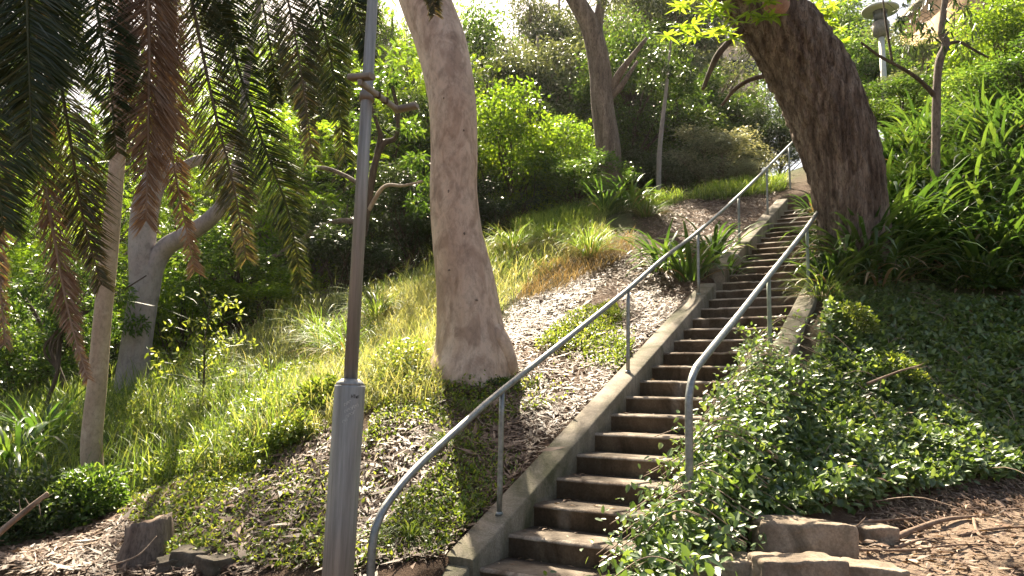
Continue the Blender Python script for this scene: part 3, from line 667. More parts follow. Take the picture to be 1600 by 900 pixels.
T = [  # kind, u, depth, top v, width m, label
 ('ferny1', -60, 17, 40, 7.5, 'ferny bright green tree at the far left edge behind the palm'),
 ('ferny2', 120, 20, 120, 7.0, 'ferny yellow-green tree showing between the slim trunk and the palm fronds'),
 ('ferny1', 330, 22, 80, 8.0, 'ferny sunlit tree behind the forked grey gum'),
 ('mid1', 230, 27, 60, 9.0, 'leafy green tree far behind the forked grey gum'),
 ('ferny2', 470, 19, 60, 7.0, 'ferny green tree directly left of the lamp post'),
 ('dark1', 560, 22, 60, 7.5, 'dark green tree rising behind the lamp post'),
 ('ferny1', 640, 34, -80, 10, 'tall ferny tree behind the top of the big pale gum'),
 ('mid2', 40, 29, 130, 9, 'distant mid-green tree behind the left palm fronds'),
 ('dark2', 770, 21, 90, 5.5, 'dark green tree just right of the big pale gum'),
 ('grey2', 825, 33, -10, 10.5, 'grey-green tree whose top stands against the white sky'),
 ('grey1', 1000, 35, -90, 10, 'tall grey-green gum tree behind the dark-barked trunk'),
 ('dark1', 1035, 24, 100, 5.5, 'dense dark tree between the dark-barked trunk and the leaning tree'),
 ('dark2', 925, 25, 60, 5.5, 'dark tree crown behind the dark-barked trunk'),
 ('grey2', 1180, 36, 120, 6.0, 'distant grey-green tree seen left of the leaning trunk'),
 ('grey1', 1420, 30, 50, 8.0, 'hazy grey-green tree beyond the disc-shaded lamp'),
 ('mid1', 1330, 27, 40, 5.5, 'mid-green tree right behind the leaning trunk'),
 ('mid2', 1540, 24, 60, 5.5, 'mid-green tree below the orange-brown building'),
 ('ferny1', 1670, 18, -60, 6.0, 'yellow-green sunlit tree at the top right edge'),
 ('grey1', 700, 40, 70, 9.0, 'distant grey-green tree behind the big pale gum'),
 ('dark1', 775, 24, 15, 5.6, 'dense dark green tree beside the upper right edge of the big pale gum'),
 ('grey1', 850, 24.5, 0, 6.2, 'grey-green tree with loose crown left of the dark-barked fork'),
 ('dark2', 905, 23, 110, 4.6, 'dark crown low behind the left side of the dark-barked trunk'),
 ('mid1', 985, 22, 0, 4.4, 'dense leafy tree just right of the dark-barked trunk'),
 ('mid2', 1095, 26, 85, 5.0, 'leafy tree above the silvery bush'),
 ('grey2', 980, 30, -40, 7.5, 'tall loose grey-green tree above the dark-barked fork'),
 ('ferny1', 690, 21, 20, 5.6, 'ferny tree crossing behind the big pale gum'),
 ('ferny2', 480, 17, 130, 5.0, 'ferny sunlit tree low left of the lamp post arm'),
 ('dark1', 620, 18.5, 120, 4.4, 'dark green tree between lamp post and big pale gum'),
 ('ferny2', 200, 17.5, 200, 5.0, 'yellow-green ferny tree between slim trunk and forked gum'),
 ('ferny1', 390, 18, 170, 4.6, 'yellow-green ferny tree behind the curved limb of the forked gum'),
 ('grey2', 1440, 23, 75, 4.5, 'loose grey-green tree just behind the kinked sapling'),
 ('mid1', 755, 29, -30, 7.0, 'tall leafy green tree filling the gap right of the pale gum top'),
 ('grey1', 880, 31, -60, 7.5, 'tall loose grey-green tree directly left of the dark-barked fork'),
 ('mid1', 60, 34, -40, 10, 'tall green tree behind the left palm fronds'),
 ('ferny2', 250, 34, -50, 10, 'tall ferny tree directly above the forked grey gum'),
 ('ferny1', 420, 35, -60, 10.5, 'tall ferny tree over the gap left of the lamp post'),
 ('mid1', 540, 35, -60, 10.5, 'tall leafy tree far behind the lamp post top'),
 ('grey1', 620, 34, -60, 9, 'tall grey-green tree at the top left of the big pale gum'),
 ('mid2', 760, 30, 40, 8, 'rounded green tree right of the upper pale gum trunk'),
 ('grey2', 900, 34, 10, 9.5, 'grey-green tree left of the dark-barked fork'),
 ('dark2', 1090, 27, 90, 5, 'dark tree behind the whorled shoots of the leaning tree'),
 ('grey1', 1090, 38, -80, 10, 'tall pale grey-green tree above the silvery bush'),
 ('mid1', 1300, 36, -30, 8, 'tall green tree right of the leaning trunk top'),
 ('grey2', 1480, 34, 100, 8, 'low grey-green tree between the lamp and the orange-brown building'),
 ('mid2', 1640, 24, 0, 6, 'tall leafy tree overhanging the right edge'),
 ('mid2', 400, 36, 120, 10, 'far tree low between the forked gum and the lamp post'),
]
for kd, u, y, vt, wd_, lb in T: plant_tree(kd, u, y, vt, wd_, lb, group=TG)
B = [
 ('bush_dark', 540, 15.5, 300, 3.4, 'dark glossy bush behind the lamp post above the long grass'),
 ('bush_dark', 640, 16, 250, 3.2, 'dark bush hard against the left side of the big pale gum'),
 ('bush_bright', 805, 18, 125, 3.6, 'sunlit yellow-green bush right of the big pale gum'),
 ('bush_bright', 865, 18.6, 170, 3.0, 'second sunlit bush right of the first, before the dark-barked trunk'),
 ('bush_mid', 900, 17.6, 235, 3.2, 'green bush with small leaves left of the dark-barked trunk'),
 ('bush_dark', 760, 17.5, 260, 3.0, 'dark leafy bush low behind the right edge of the big pale gum'),
 ('bush_pale', 1125, 20.5, 190, 4.2, 'silvery pale-leaved bush left of the upper handrail'),
 ('bush_pale', 1165, 19.5, 250, 1.6, 'small silvery bush below the larger silvery bush'),
 ('bush_dark', 1010, 20.5, 225, 3.2, 'dark bush between the slender sapling and the dark-barked trunk'),
 ('bush_dark', 1215, 23, 150, 3.0, 'dark bush at the top of the steps'),
 ('bush_mid', 390, 15, 330, 3.6, 'green bush right of the forked grey gum'),
 ('bush_bright', 420, 14.8, 410, 2.8, 'low sunlit bush between the forked gum and the lamp post'),
 ('bush_mid', 60, 14, 430, 3.4, 'shadowy bush left of the slim pale trunk'),
 ('bush_dark', 130, 16, 480, 3.2, 'dark bush behind the slim pale trunk'),
 ('bush_dark', -60, 12.5, 560, 2.6, 'dark bush at the far left edge'),
 ('bush_bright', 300, 17, 380, 3.2, 'sunlit bush showing behind the forked gum trunk'),
 ('bush_mid', 1400, 20, 130, 4.0, 'green bush behind the strap-leaved plants, right of the leaning trunk'),
 ('bush_mid', 1600, 15.5, 60, 4.0, 'tall green bush at the right edge above the strap-leaved plants'),
 ('bush_bright', 1570, 17, -10, 3.4, 'yellow-green bush in front of the orange-brown building'),
 ('bush_mid', 680, 20, 200, 4.0, 'green bush behind the middle of the big pale gum'),
 ('bush_mid', 1490, 21, 110, 3.6, 'green bush behind the kinked sapling'),
]
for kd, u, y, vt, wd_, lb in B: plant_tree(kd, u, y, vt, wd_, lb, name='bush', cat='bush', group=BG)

# crown of leaves built in place for a named tree (world coordinates)
def crown_at(root, base, clumps, leaf, L, Wd, seed, kind='leaf', droop=.4, name='crown', branches=None, wood='bark_mid'):
    g = np.random.default_rng(seed); G = Geo()
    for (c, r, n) in clumps: clump_leaves(G, np.array(c), np.array(r) if hasattr(r, '__len__') else (r, r, r*.7), n, L, Wd, g, droop, kind)
    return link(name, G.mesh(name, [M[leaf]], off=base), root)

# big pale gum
gy = 8.5
gum, gb_ = taper_tree('gum_tree', 'big smooth pale gum with a curved trunk between lamp post and steps', 'tree',
  [(730, 605, gy, 150), (737, 560, gy, 122), (734, 510, gy, 104), (727, 440, gy, 92), (715, 370, gy, 80), (709, 300, gy, 76), (710, 230, gy, 76), (706, 150, gy, 78), (690, 70, gy+.1, 84), (668, 10, gy+.2, 84), (635, -80, gy+.3, 80), (600, -200, gy+.5, 74), (590, -420, gy+.8, 60), (620, -700, gy+1.2, 40)],
  'bark_gum', 40, 110, .022, 5)
q0 = at(736, 558, gy)
for k, (du, dv, wpx) in enumerate([(60, -2, 30), (44, 22, 30), (8, 34, 26), (-36, 20, 26)]):
    limb(gum, gb_, [(733, 500, gy, 60), (733+du*.6, 530+dv*.4, gy-.12, 50), (733+du*.95, 556+dv*.6, gy-.12, wpx), (733+du*1.15, 585+dv, gy-.1, wpx*.6)], 'bark_gum', 14, 14, .05, 50+k, 'root_flare')
top_ = at(620, -700, gy+1.2); g = np.random.default_rng(77); cl = []
for k in range(18):
    c = top_+np.array([g.normal(-1.5, 1.8), g.normal(1.0, 1.7), g.normal(.6, 1.0)]); cl.append((c, g.uniform(.5, 1.0), 480))
    a_ = at(600, -300-g.uniform(0, 380), gy+.9)
    if k < 9: limb(gum, gb_, None, 'bark_gum', 7, 12, .04, 80+k, 'branch', [a_, (a_+c)/2+[0, 0, .2], c], [.09, .05, .015])
crown_at(gum, gb_, cl, 'leaf_grey', .13, .035, 78, droop=.8)

for k, (u, v, sx_, sz_) in enumerate([(722, 208, .011, .013), (700, 300, .009, .018), (728, 362, .012, .016), (704, 420, .016, .010), (745, 470, .018, .014), (690, 150, .008, .013), (749, 238, .010, .014)]):
    d = np.array([sin(k), cos(k), .3]); p = at(u, v, gy); i_ = 0
    tr0 = [c for c in gum.children if c.name.startswith('trunk')][0].data
    if k == 0:
        cc = np.empty(len(tr0.vertices)*3, np.float32); tr0.vertices.foreach_get('co', cc); cc = cc.reshape(-1, 3)+gb_; pu, pv_ = project(cc)
    e = np.hypot(pu-u, pv_-v); front = cc[:, 1] < gy+.02; i_ = np.argmin(e+(~front)*1e4); p = cc[i_]
    q = sph(900, np.random.default_rng(k)); V, Fq = rough_block('s', (1, 1, 1), k, .05, 10); V = norm(V)*np.array([sx_, .008, sz_])*(1+.25*pnoise(V, 6, k)[:, None])
    link('bark_scar', Geo().add(V+p-gb_, Fq).mesh('bark_scar', [M['bark_mid']], True), gum)
# forked grey gum, left
fy_ = 12.4
fg, fb_ = taper_tree('gum_tree', 'forked grey gum tree left of the lamp post, half behind brown fronds', 'tree',
  [(204, 632, fy_, 50), (206, 600, fy_, 46), (215, 530, fy_, 44), (225, 450, fy_, 44), (222, 380, fy_, 40), (228, 320, fy_, 40), (250, 250, fy_, 34), (258, 150, fy_, 30), (262, 40, fy_, 28), (270, -120, fy_, 24), (290, -300, fy_, 16)],
  'bark_grey', 24, 80, .04, 6, flare=(.25, .06))
limb(fg, fb_, [(232, 470, fy_, 30), (240, 420, fy_, 30), (258, 388, fy_, 29), (290, 368, fy_-.1, 27), (325, 345, fy_-.2, 25), (352, 312, fy_-.3, 22), (372, 250, fy_-.4, 18), (378, 190, fy_-.4, 14), (390, 90, fy_-.3, 11), (420, -80, fy_, 8)], 'bark_grey', 14, 50, .05, 61)
limb(fg, fb_, [(248, 262, fy_, 16), (280, 262, fy_-.1, 17), (310, 250, fy_-.2, 16), (345, 243, fy_-.2, 13), (378, 205, fy_-.4, 9)], 'bark_grey', 10, 26, .05, 62)
g = np.random.default_rng(79); cl = []
for k in range(16):
    c = at(g.uniform(150, 480), g.uniform(-420, -100), fy_+g.normal(0, 1.6)); cl.append((c, g.uniform(.6, 1.0), 420))
    if k < 6: limb(fg, fb_, None, 'bark_grey', 6, 10, .04, 90+k, 'branch', [at(275, -150-k*15, fy_), (at(275, -150, fy_)+c)/2, c], [.08, .05, .015])
crown_at(fg, fb_, cl, 'leaf_grey', .13, .035, 80, droop=.8)

# slim pale trunk
sy = 8.8
slm, sb_ = taper_tree('slim_tree', 'slim straight pale trunk at the left, rising out of dark ivy', 'tree',
  [(148, 812, sy, 36), (146, 760, sy, 33), (143, 690, sy, 31), (152, 600, sy, 28), (160, 500, sy, 27), (170, 400, sy, 26), (180, 290, sy, 24), (187, 200, sy, 22), (190, 100, sy, 20), (197, -50, sy, 17), (205, -300, sy, 10)],
  'bark_slim', 18, 80, .03, 7)
limb(slm, sb_, [(188, 185, sy, 12), (172, 168, sy, 11), (152, 150, sy+.1, 9), (120, 120, sy+.2, 8), (80, 70, sy+.4, 6)], 'bark_slim', 9, 24, .05, 63)
g = np.random.default_rng(81); cl = []
for k in range(8):
    c = at(g.uniform(120, 290), g.uniform(-360, -160), sy+g.normal(0, .8)); cl.append((c, g.uniform(.3, .6), 320))
    if k < 5: limb(slm, sb_, None, 'bark_slim', 6, 10, .04, 190+k, 'branch', [at(201, -150-k*20, sy), (at(201, -170, sy)+c)/2, c], [.035, .025, .01])
crown_at(slm, sb_, cl, 'leaf_mid', .09, .04, 82, droop=.5)

# dark-barked tree behind, centre right
dy = 17.5
dk, db_ = taper_tree('tree', 'rough dark-barked tree with a forked top, standing on the ridge', 'tree',
  [(955, 330, dy, 46), (953, 290, dy, 40), (950, 230, dy, 40), (942, 170, dy, 36), (938, 110, dy, 36), (926, 50, dy, 34), (906, 10, dy, 30), (880, -30, dy, 26), (840, -90, dy, 20), (800, -160, dy, 12)],
  'bark_mid', 18, 60, .07, 8, TG, flare=(.3, .06))
limb(dk, db_, [(934, 90, dy, 22), (934, 40, dy, 18), (940, 0, dy, 16), (950, -70, dy, 13), (970, -160, dy, 9)], 'bark_mid', 10, 26, .06, 64)
limb(dk, db_, [(948, 155, dy, 13), (966, 118, dy-.1, 14), (985, 92, dy-.2, 9), (1010, 60, dy-.2, 6)], 'bark_mid', 9, 20, .06, 65)
limb(dk, db_, [(948, 158, dy, 10), (966, 140, dy-.1, 11), (980, 120, dy-.2, 8), (996, 96, dy-.2, 5)], 'bark_mid', 9, 20, .06, 66)
g = np.random.default_rng(83); cl = []
for k in range(12):
    c = at(g.uniform(760, 1080), g.uniform(-190, 10), dy+g.normal(.5, 1.2)); cl.append((c, g.uniform(.4, .8), 420))
crown_at(dk, db_, cl, 'leaf_grey', .11, .04, 84, droop=.6)

# leaning tree over the steps
ly = 10.6
ln_, lb_ = taper_tree('leaning_tree', 'thick rough-barked tree leaning left over the upper steps', 'tree',
  [(1350, 520, ly, 100), (1341, 410, ly, 98), (1330, 335, ly, 102), (1320, 270, ly, 110), (1302, 205, ly, 118), (1272, 130, ly, 120), (1238, 70, ly, 118), (1200, 20, ly, 112), (1160, -30, ly-.1, 100), (1090, -120, ly-.3, 80), (990, -230, ly-.6, 60), (880, -350, ly-1, 40), (800, -450, ly-1.2, 20)],
  'bark_rough', 150, 300, .03, 9)
# bark ridges as real relief
tm = [c for c in ln_.children][0].data; co = np.empty(len(tm.vertices)*3, np.float32); tm.vertices.foreach_get('co', co); co = co.reshape(-1, 3)
tm.update(); nn = np.empty(len(co)*3, np.float32); tm.vertices.foreach_get('normal', nn); nn = nn.reshape(-1, 3)
ang = np.arctan2(nn[:, 1], nn[:, 0]); ridg = np.abs(np.sin(ang*9+pnoise(co, 1.6, 12)*5))*.7+np.abs(pnoise(co*np.array([1, 1, .25]), 14, 13))*.8
fis = np.clip(np.abs(pnoise(co*np.array([1, 1, .16])+pnoise(co, 2.2, 15)[:, None]*.08, 26, 14))*2.2, 0, 1); co = co+nn*((ridg[:, None]-.5)*.04+(fis[:, None]-.7)*.035); tm.vertices.foreach_set('co', co.astype(np.float32).ravel()); tm.update()
kn = at(1212, 4, ly-.53); V, Fq = rough_block('knot', (.36, .22, .36), 31, .02, 12)
V = norm(V)*np.array([.19, .12, .19])*(1+pnoise(V, 8, 3)[:, None]*.08); link('branch_scar', Geo().add(V+kn-lb_, Fq).mesh('branch_scar', [M['cut_wood']], True), ln_)
limb(ln_, lb_, [(1160, 45, ly, 15), (1146, 58, ly, 11), (1122, 85, ly-.1, 10), (1108, 115, ly-.1, 8), (1098, 140, ly-.1, 6)], 'bark_dark', 9, 22, .06, 67)
limb(ln_, lb_, [(1215, 118, ly+.2, 7), (1180, 122, ly+.4, 8), (1150, 138, ly+.5, 7), (1128, 165, ly+.6, 5)], 'bark_dark', 8, 20, .08, 68)
# unseen leaf clumps added towards the sun to cast shade, hung on standing trees
def shade_foliage(root, base, spots, k, leaf, seed, wood, hub, L=.13):
    g = np.random.default_rng(seed); cl = []
    for j, (u, v, r, n) in enumerate(spots):
        p = hit(u, v)+S*(k+g.uniform(-.6, 1.2)); cl.append((p, (r*1.1, r*1.1, r*.6), n))
        limb(root, base, None, wood, 6, 14, .05, seed+j, 'branch', [hub, (hub+p)/2+np.array([0, 0, .4]), p], [.07, .04, .012])  # branch added only to carry its shade clump
    crown_at(root, base, cl, leaf, L, .045, seed+1, droop=.4, name='shade_crown')
SP_R = [(1320, 400, .8, 499), (1400, 420, .9, 618), (1480, 400, .9, 618), (1560, 430, .9, 618), (1620, 380, .9, 571),
        (1330, 310, .8, 510), (1420, 290, .8, 510), (1500, 310, .8, 544), (1580, 300, .8, 544), (1340, 360, .7, 499), (1440, 350, .8, 547), (1530, 350, .8, 547)]
SP_M = [(900, 850, .45, 180), (850, 790, .4, 200), (960, 780, .4, 120), (750, 700, .5, 260), (660, 870, .45, 220), (1080, 560, .3, 60), (830, 720, .3, 120)]
SP_L = [(60, 780, .8, 420), (150, 760, .6, 320), (230, 850, .6, 320), (330, 870, .5, 220), (0, 700, .9, 400), (440, 850, .4, 150), (230, 650, .6, 200), (500, 860, .3, 90)]
shade_foliage(dk, db_, SP_R, 13.5, 'leaf_grey', 900, 'bark_mid', at(880, -60, dy))
shade_foliage(gum, gb_, SP_M, 12.5, 'leaf_grey', 930, 'bark_gum', at(610, -550, gy+1.0))
shade_foliage(fg, fb_, SP_L, 13.0, 'leaf_grey', 960, 'bark_grey', at(285, -260, fy_))
# young shoots with whorled leaves in front of the leaning trunk
def whorls(root, base, pts, leaf, L, wdt, seed, name='leafy_shoot', mt='bark_dark', per=8):
    g = np.random.default_rng(seed)
    for (u, v, y) in pts:
        G = Geo(); c = at(u, v, y); n = per
        a = g.uniform(0, 6.28)+np.arange(n)*2*pi/n; D = np.stack([np.cos(a), np.sin(a)*.8, g.uniform(-.4, .5, n)], 1)
        V, Fq, pr = leaves(np.repeat(c[None], n, 0), D, norm(np.array([0, -.3, 1.])+sph(n, g)*.5), L*g.uniform(.7, 1.2, n), wdt, .15, True, .1)
        G.add(V, Fq, np.repeat(g.uniform(.4, 1, n), pr))
        tw = c+np.array([g.normal(0, .12), g.uniform(.05, .3), g.uniform(.1, .3)]); V, Fq = tube(smooth_path([tw, (tw+c)/2+[0, 0, .02], c], 5), [.006, .005, .005, .004, .003], 4); G.add(V, Fq, .2)
        link(name, G.mesh(name, [M[leaf]], off=base), root)
g = np.random.default_rng(5)
whorls(ln_, lb_, [(g.uniform(1040, 1150), g.uniform(-20, 62), ly-.9+g.normal(0, .2)) for _ in range(26)], 'leaf_bright', .20, .055, 91)
whorls(ln_, lb_, [(g.uniform(1165, 1240), g.uniform(-30, 30), ly-.8+g.normal(0, .15)) for _ in range(14)], 'leaf_bright', .17, .06, 92)
whorls(ln_, lb_, [(g.uniform(1245, 1345), g.uniform(-40, 70), ly+.5+g.normal(0, .5)) for _ in range(26)], 'leaf_bright', .17, .06, 93)
# leaning tree crown (over the steps, mostly above the picture)
cl = []; g = np.random.default_rng(85)
for k in range(20):
    c = at(g.uniform(760, 1450), g.uniform(-560, -190), ly+g.normal(-.3, 1.4)); cl.append((c, g.uniform(.5, .95), 420))
    if k < 10:
        a_ = at(900+g.uniform(-80, 80), -330, ly-.9); limb(ln_, lb_, None, 'bark_dark', 6, 10, .05, 290+k, 'branch', [a_, (a_+c)/2+[0, 0, .25], c], [.10, .06, .015])
crown_at(ln_, lb_, cl, 'leaf_mid', .13, .05, 86, droop=.4)

# kinked sapling at right
ky = 12.0
kk_, kb_ = taper_tree('sapling', 'thin kinked sapling rising from the strap-leaved plants at right', 'sapling',
  [(1460, 420, ky, 15), (1461, 300, ky, 14), (1463, 180, ky, 13), (1464, 130, ky, 12), (1468, 95, ky, 13), (1478, 68, ky, 14), (1471, 50, ky, 11), (1474, 20, ky, 10), (1478, -30, ky, 9), (1470, -120, ky, 6)], 'bark_mid', 12, 60, .06, 10)
limb(kk_, kb_, [(1481, 68, ky, 7), (1500, 66, ky, 5), (1525, 80, ky-.1, 4), (1545, 90, ky-.1, 3)], 'bark_dark', 7, 16, .06, 71)
limb(kk_, kb_, [(1461, 150, ky, 8), (1440, 128, ky-.1, 7), (1412, 108, ky-.2, 6), (1375, 88, ky-.2, 5), (1345, 66, ky-.2, 4)], 'bark_dark', 7, 26, .08, 72)
limb(kk_, kb_, [(1394, 97, ky-.2, 4), (1388, 60, ky-.2, 4), (1382, 20, ky-.2, 3), (1377, -30, ky-.2, 2)], 'bark_dark', 6, 16, .08, 73)
g = np.random.default_rng(14); G = Geo()
for k in range(60):
    c = at(g.uniform(1395, 1530), g.uniform(-30, 85), ky+g.normal(0, .3)); n = 5
    if abs(c[0]-at(1470, 0, ky)[0]) < .25 and k % 3: continue
    V, Fq, pr = leaves(c+sph(n, g)*.05, norm(sph(n, g)*.6+np.array([0, 0, -.9])), sph(n, g), g.uniform(.10, .2, n), .04, .15, True, .1); G.add(V, Fq, np.repeat(g.random(n), pr))
    V, Fq = tube(smooth_path([c, c+[g.normal(0, .1), 0, .12], c+[g.normal(0, .2), 0, .25]], 4), [.003, .004, .004, .005], 4); G.add(V, Fq, .1)
link('foliage', G.mesh('foliage', [M['leaf_dark']], off=kb_), kk_)

# slender grey sapling left of the handrail
ty = 18.5
tt_, tb_ = taper_tree('sapling', 'slender grey sapling left of the silvery bush', 'sapling', [(1029, 305, ty, 8), (1030, 250, ty, 8), (1034, 200, ty, 7), (1040, 150, ty, 6), (1046, 90, ty, 4), (1050, 40, ty, 3)], 'bark_grey', 9, 30, .05, 11)
crown_at(tt_, tb_, [(at(u, v, ty), .35, 260) for u, v in [(1040, 110), (1020, 90), (1065, 80), (1050, 50), (1030, 40), (1075, 115), (1010, 130)]], 'leaf_dark', .1, .05, 88)

# twisted branchy tree behind the lamp post
wy = 14.5
tw_, wb_ = taper_tree('tree', 'twisted bare-limbed small tree between lamp post and big pale gum', 'tree',
  [(560, 420, wy, 13), (572, 340, wy, 12), (585, 260, wy, 11), (600, 225, wy, 10), (618, 215, wy, 8), (622, 180, wy, 7), (612, 130, wy, 5)], 'bark_dark', 12, 50, .07, 12, TG)
limb(tw_, wb_, [(585, 260, wy, 10), (594, 215, wy, 9), (588, 190, wy, 6), (575, 150, wy, 4)], 'bark_dark', 8, 20, .06, 74)
limb(tw_, wb_, [(575, 330, wy, 8), (600, 292, wy-.3, 6), (630, 290, wy-.5, 5), (660, 283, wy-.7, 4)], 'bark_slim', 7, 20, .06, 75)
limb(tw_, wb_, [(572, 350, wy, 8), (530, 345, wy+.2, 9), (490, 362, wy+.3, 10), (440, 395, wy+.4, 8), (400, 405, wy+.4, 6), (350, 390, wy+.4, 4)], 'bark_mid', 8, 34, .1, 76)
limb(tw_, wb_, [(578, 300, wy, 8), (540, 275, wy+.2, 7), (500, 262, wy+.3, 7), (455, 272, wy+.3, 6), (420, 300, wy+.3, 4)], 'bark_mid', 8, 34, .1, 77)
crown_at(tw_, wb_, [(at(u, v, wy-.1), .34, 170) for u, v in [(650, 250), (670, 285), (655, 320), (610, 120), (580, 140), (640, 200), (560, 190), (420, 300), (350, 390), (470, 250)]], 'leaf_mid', .13, .05, 89)

# shrubby leaning stems far left
for k, pts in enumerate([[(108, 620, 12.5, 8), (85, 560, 12.5, 8), (60, 500, 12.6, 7), (30, 455, 12.7, 6), (0, 430, 12.8, 5)], [(70, 640, 12, 7), (90, 580, 12, 6), (100, 520, 12.1, 5), (150, 470, 12.3, 4), (200, 450, 12.4, 3)]]):
    r_, b_ = taper_tree('shrub', ['leaning many-stemmed shrub at the left in front of the bright gap', 'thin-stemmed shrub just left of the slim pale trunk'][k], 'shrub', pts, 'bark_dark', 8, 26, .06, 120+k, BG)
    g = np.random.default_rng(130+k)
    for q in range(4): limb(r_, b_, [(pts[1][0], pts[1][1], pts[1][2], 4), (pts[1][0]+g.normal(0, 30), pts[1][1]-50, pts[1][2], 4), (pts[1][0]+g.normal(0, 70), pts[1][1]-110-g.uniform(0, 40), pts[1][2], 2)], 'bark_dark', 6, 14, .05, 140+q, 'stem')
    crown_at(r_, b_, [(at(pts[1][0]+g.normal(0, 60), pts[1][1]-g.uniform(20, 170), pts[1][2]+g.normal(0, .4)), .3, 200) for _ in range(14)], 'leaf_mid', .10, .035, 150+k)

# ------------------------------------------------------------------ strap-leaved clumps, tussocks, grasses
def strap_mesh(seed, n, H, Wd, spread=.5, leaf='strap', dead=.1):
    g = np.random.default_rng(seed); az = g.uniform(0, 2*pi, n); r = g.uniform(0, .16, n)
    P = np.stack([np.cos(az)*r, np.sin(az)*r, np.full(n, -.04)], 1); h = H*g.uniform(.55, 1.1, n)
    lean = g.uniform(.1, spread, n); cur = g.uniform(.9, 2.6, n); var = np.clip(g.normal(.5, .22, n), 0, 1)
    G = Geo(); V, Fq, vv = blades(P, h, Wd*g.uniform(.7, 1.15, n), az+g.normal(0, .3, n), lean, cur, 7, g, var, -.14); G.add(V, Fq, vv, 0)
    k = int(n*dead)
    if k:
        az = g.uniform(0, 6.28, k); P = np.stack([np.cos(az)*.15, np.sin(az)*.15, np.zeros(k)], 1)
        V, Fq, vv = blades(P, H*g.uniform(.5, .8, k), Wd*.6, az, g.uniform(.8, 1.2, k), g.uniform(1.0, 1.8, k), 6, g, g.random(k), -.1); G.add(V, Fq, vv, 1)
    return G.mesh('foliage', [M[leaf], M['grass_dry']], True)
straps = [strap_mesh(200+k, 50, .95, .052, .75) for k in range(5)]
tuss = [strap_mesh(220+k, 170, .75, .012, .9, 'grass_green', .35) for k in range(3)]
def plant(name, label, cat, me, x, y, sz, group, tilt=0, part='foliage'):
    z = gz(x, y); o = empty(name, (x, y, z), label, cat, group, (x*7.3+y*3.1) % 6.28)
    o.scale = (sz,)*3; o.rotation_euler = (tilt, 0, (x*7.3+y*3.1) % 6.28)
    m_ = me; link(part, m_, o); return o
# right bank
for (u, v, sz, lb) in [(1375, 400, 1.55, 'tall strap-leaved plant leaning against the right side of the leaning trunk'), (1405, 380, 1.7, 'tallest strap-leaved plant just right of the leaning trunk'), (1435, 395, 1.5, 'tall drooping strap-leaved plant second from the leaning trunk'),
        (1350, 430, 1.3, 'drooping strap-leaved plant in front of the leaning trunk foot'), (1420, 410, 1.3, 'shaded strap-leaved plant low right of the leaning trunk'), (1320, 440, 1.0, 'strap-leaved plant at the left front of the leaning trunk foot'), (1348, 435, 1.3, 'strap-leaved plant whose blades cross the lower right of the leaning trunk'), (1378, 425, 1.5, 'biggest drooping strap-leaved plant at the front right of the leaning trunk'), (1408, 425, 1.35, 'arching strap-leaved plant beside the biggest drooping one'), (1385, 350, 1.6, 'strap-leaved plant behind the right flank of the leaning trunk')]:
    P = hit(u, v); plant('strap_leaved_plant', lb, 'plant', straps[int(u) % 5], P[0], P[1], sz, None)
gk = np.random.default_rng(300); pts = []
for tries in range(3000):
    u = gk.uniform(1255, 1720); v = gk.uniform(150, 455)
    lo = 400 if u > 1300 else 300
    P = hit(u, v)
    s, t = to_st(P[0], P[1])
    if t < SW+.5 or P[1] < 9.9 or P[1] > 17: continue
    if u < 1330 and P[1] > 10.3 and t < 2.0: continue
    if all((P[0]-q[0])**2+(P[1]-q[1])**2 > .36**2 for q in pts): pts.append(P)
    if len(pts) >= 90: break
pts.sort(key=lambda p: (p[1]))
SG = 'strap-leaved plants massed on the right bank'
for k, P in enumerate(pts):
    uu, vv_ = project(P)
    lb = ('strap-leaved plant crowding the foot of the leaning tree' if uu < 1390 else 'strap-leaved plant around the foot of the kinked sapling' if (uu < 1520 and vv_ < 300) else
          'strap-leaved plant at the upper right edge of the bank' if vv_ < 300 else 'strap-leaved plant in the shaded lower face of the right bank' if uu < 1530 else 'strap-leaved plant in the shade at the lower right edge of the bank')
    plant('strap_leaved_plant', lb, 'plant', straps[k % 5], P[0], P[1], 1.15+.35*((k*37) % 10)/10, SG)
for (u, v, sz, lb, mi) in [(1300, 455, 1.0, 'low strap-leaved plant against the left foot of the leaning tree', 1), (1345, 450, .9, 'strap-leaved plant hiding the front foot of the leaning tree', 2), (1390, 450, .9, 'strap-leaved plant drooping right of the leaning tree foot', 0), (1080, 440, 1.25, 'arching strap-leaved plant beside the third handrail post', 0), (1040, 425, 1.15, 'strap-leaved plant at the left of the clump by the handrail', 1),
        (1115, 405, 1.1, 'upright strap-leaved plant just behind the third handrail post', 2), (1135, 445, .8, 'small strap-leaved plant spilling over the gap in the side wall', 3),
        (1275, 345, 1.0, 'strap-leaved plant arching over the steps at the foot of the leaning tree', 4),
        (985, 325, 1.2, 'dark strap-leaved plant at the foot of the dark-barked tree', 1), (945, 335, 1.0, 'small strap-leaved plant left of the dark-barked tree foot', 3), (15, 740, 1.3, 'strap-leaved plant at the left edge beside the ivy mound', 2), (60, 700, 1.1, 'strap-leaved plant behind the ivy mound at the left', 0)]:
    P = hit(u, v); plant('strap_leaved_plant', lb, 'plant', straps[mi], P[0], P[1], sz, None)
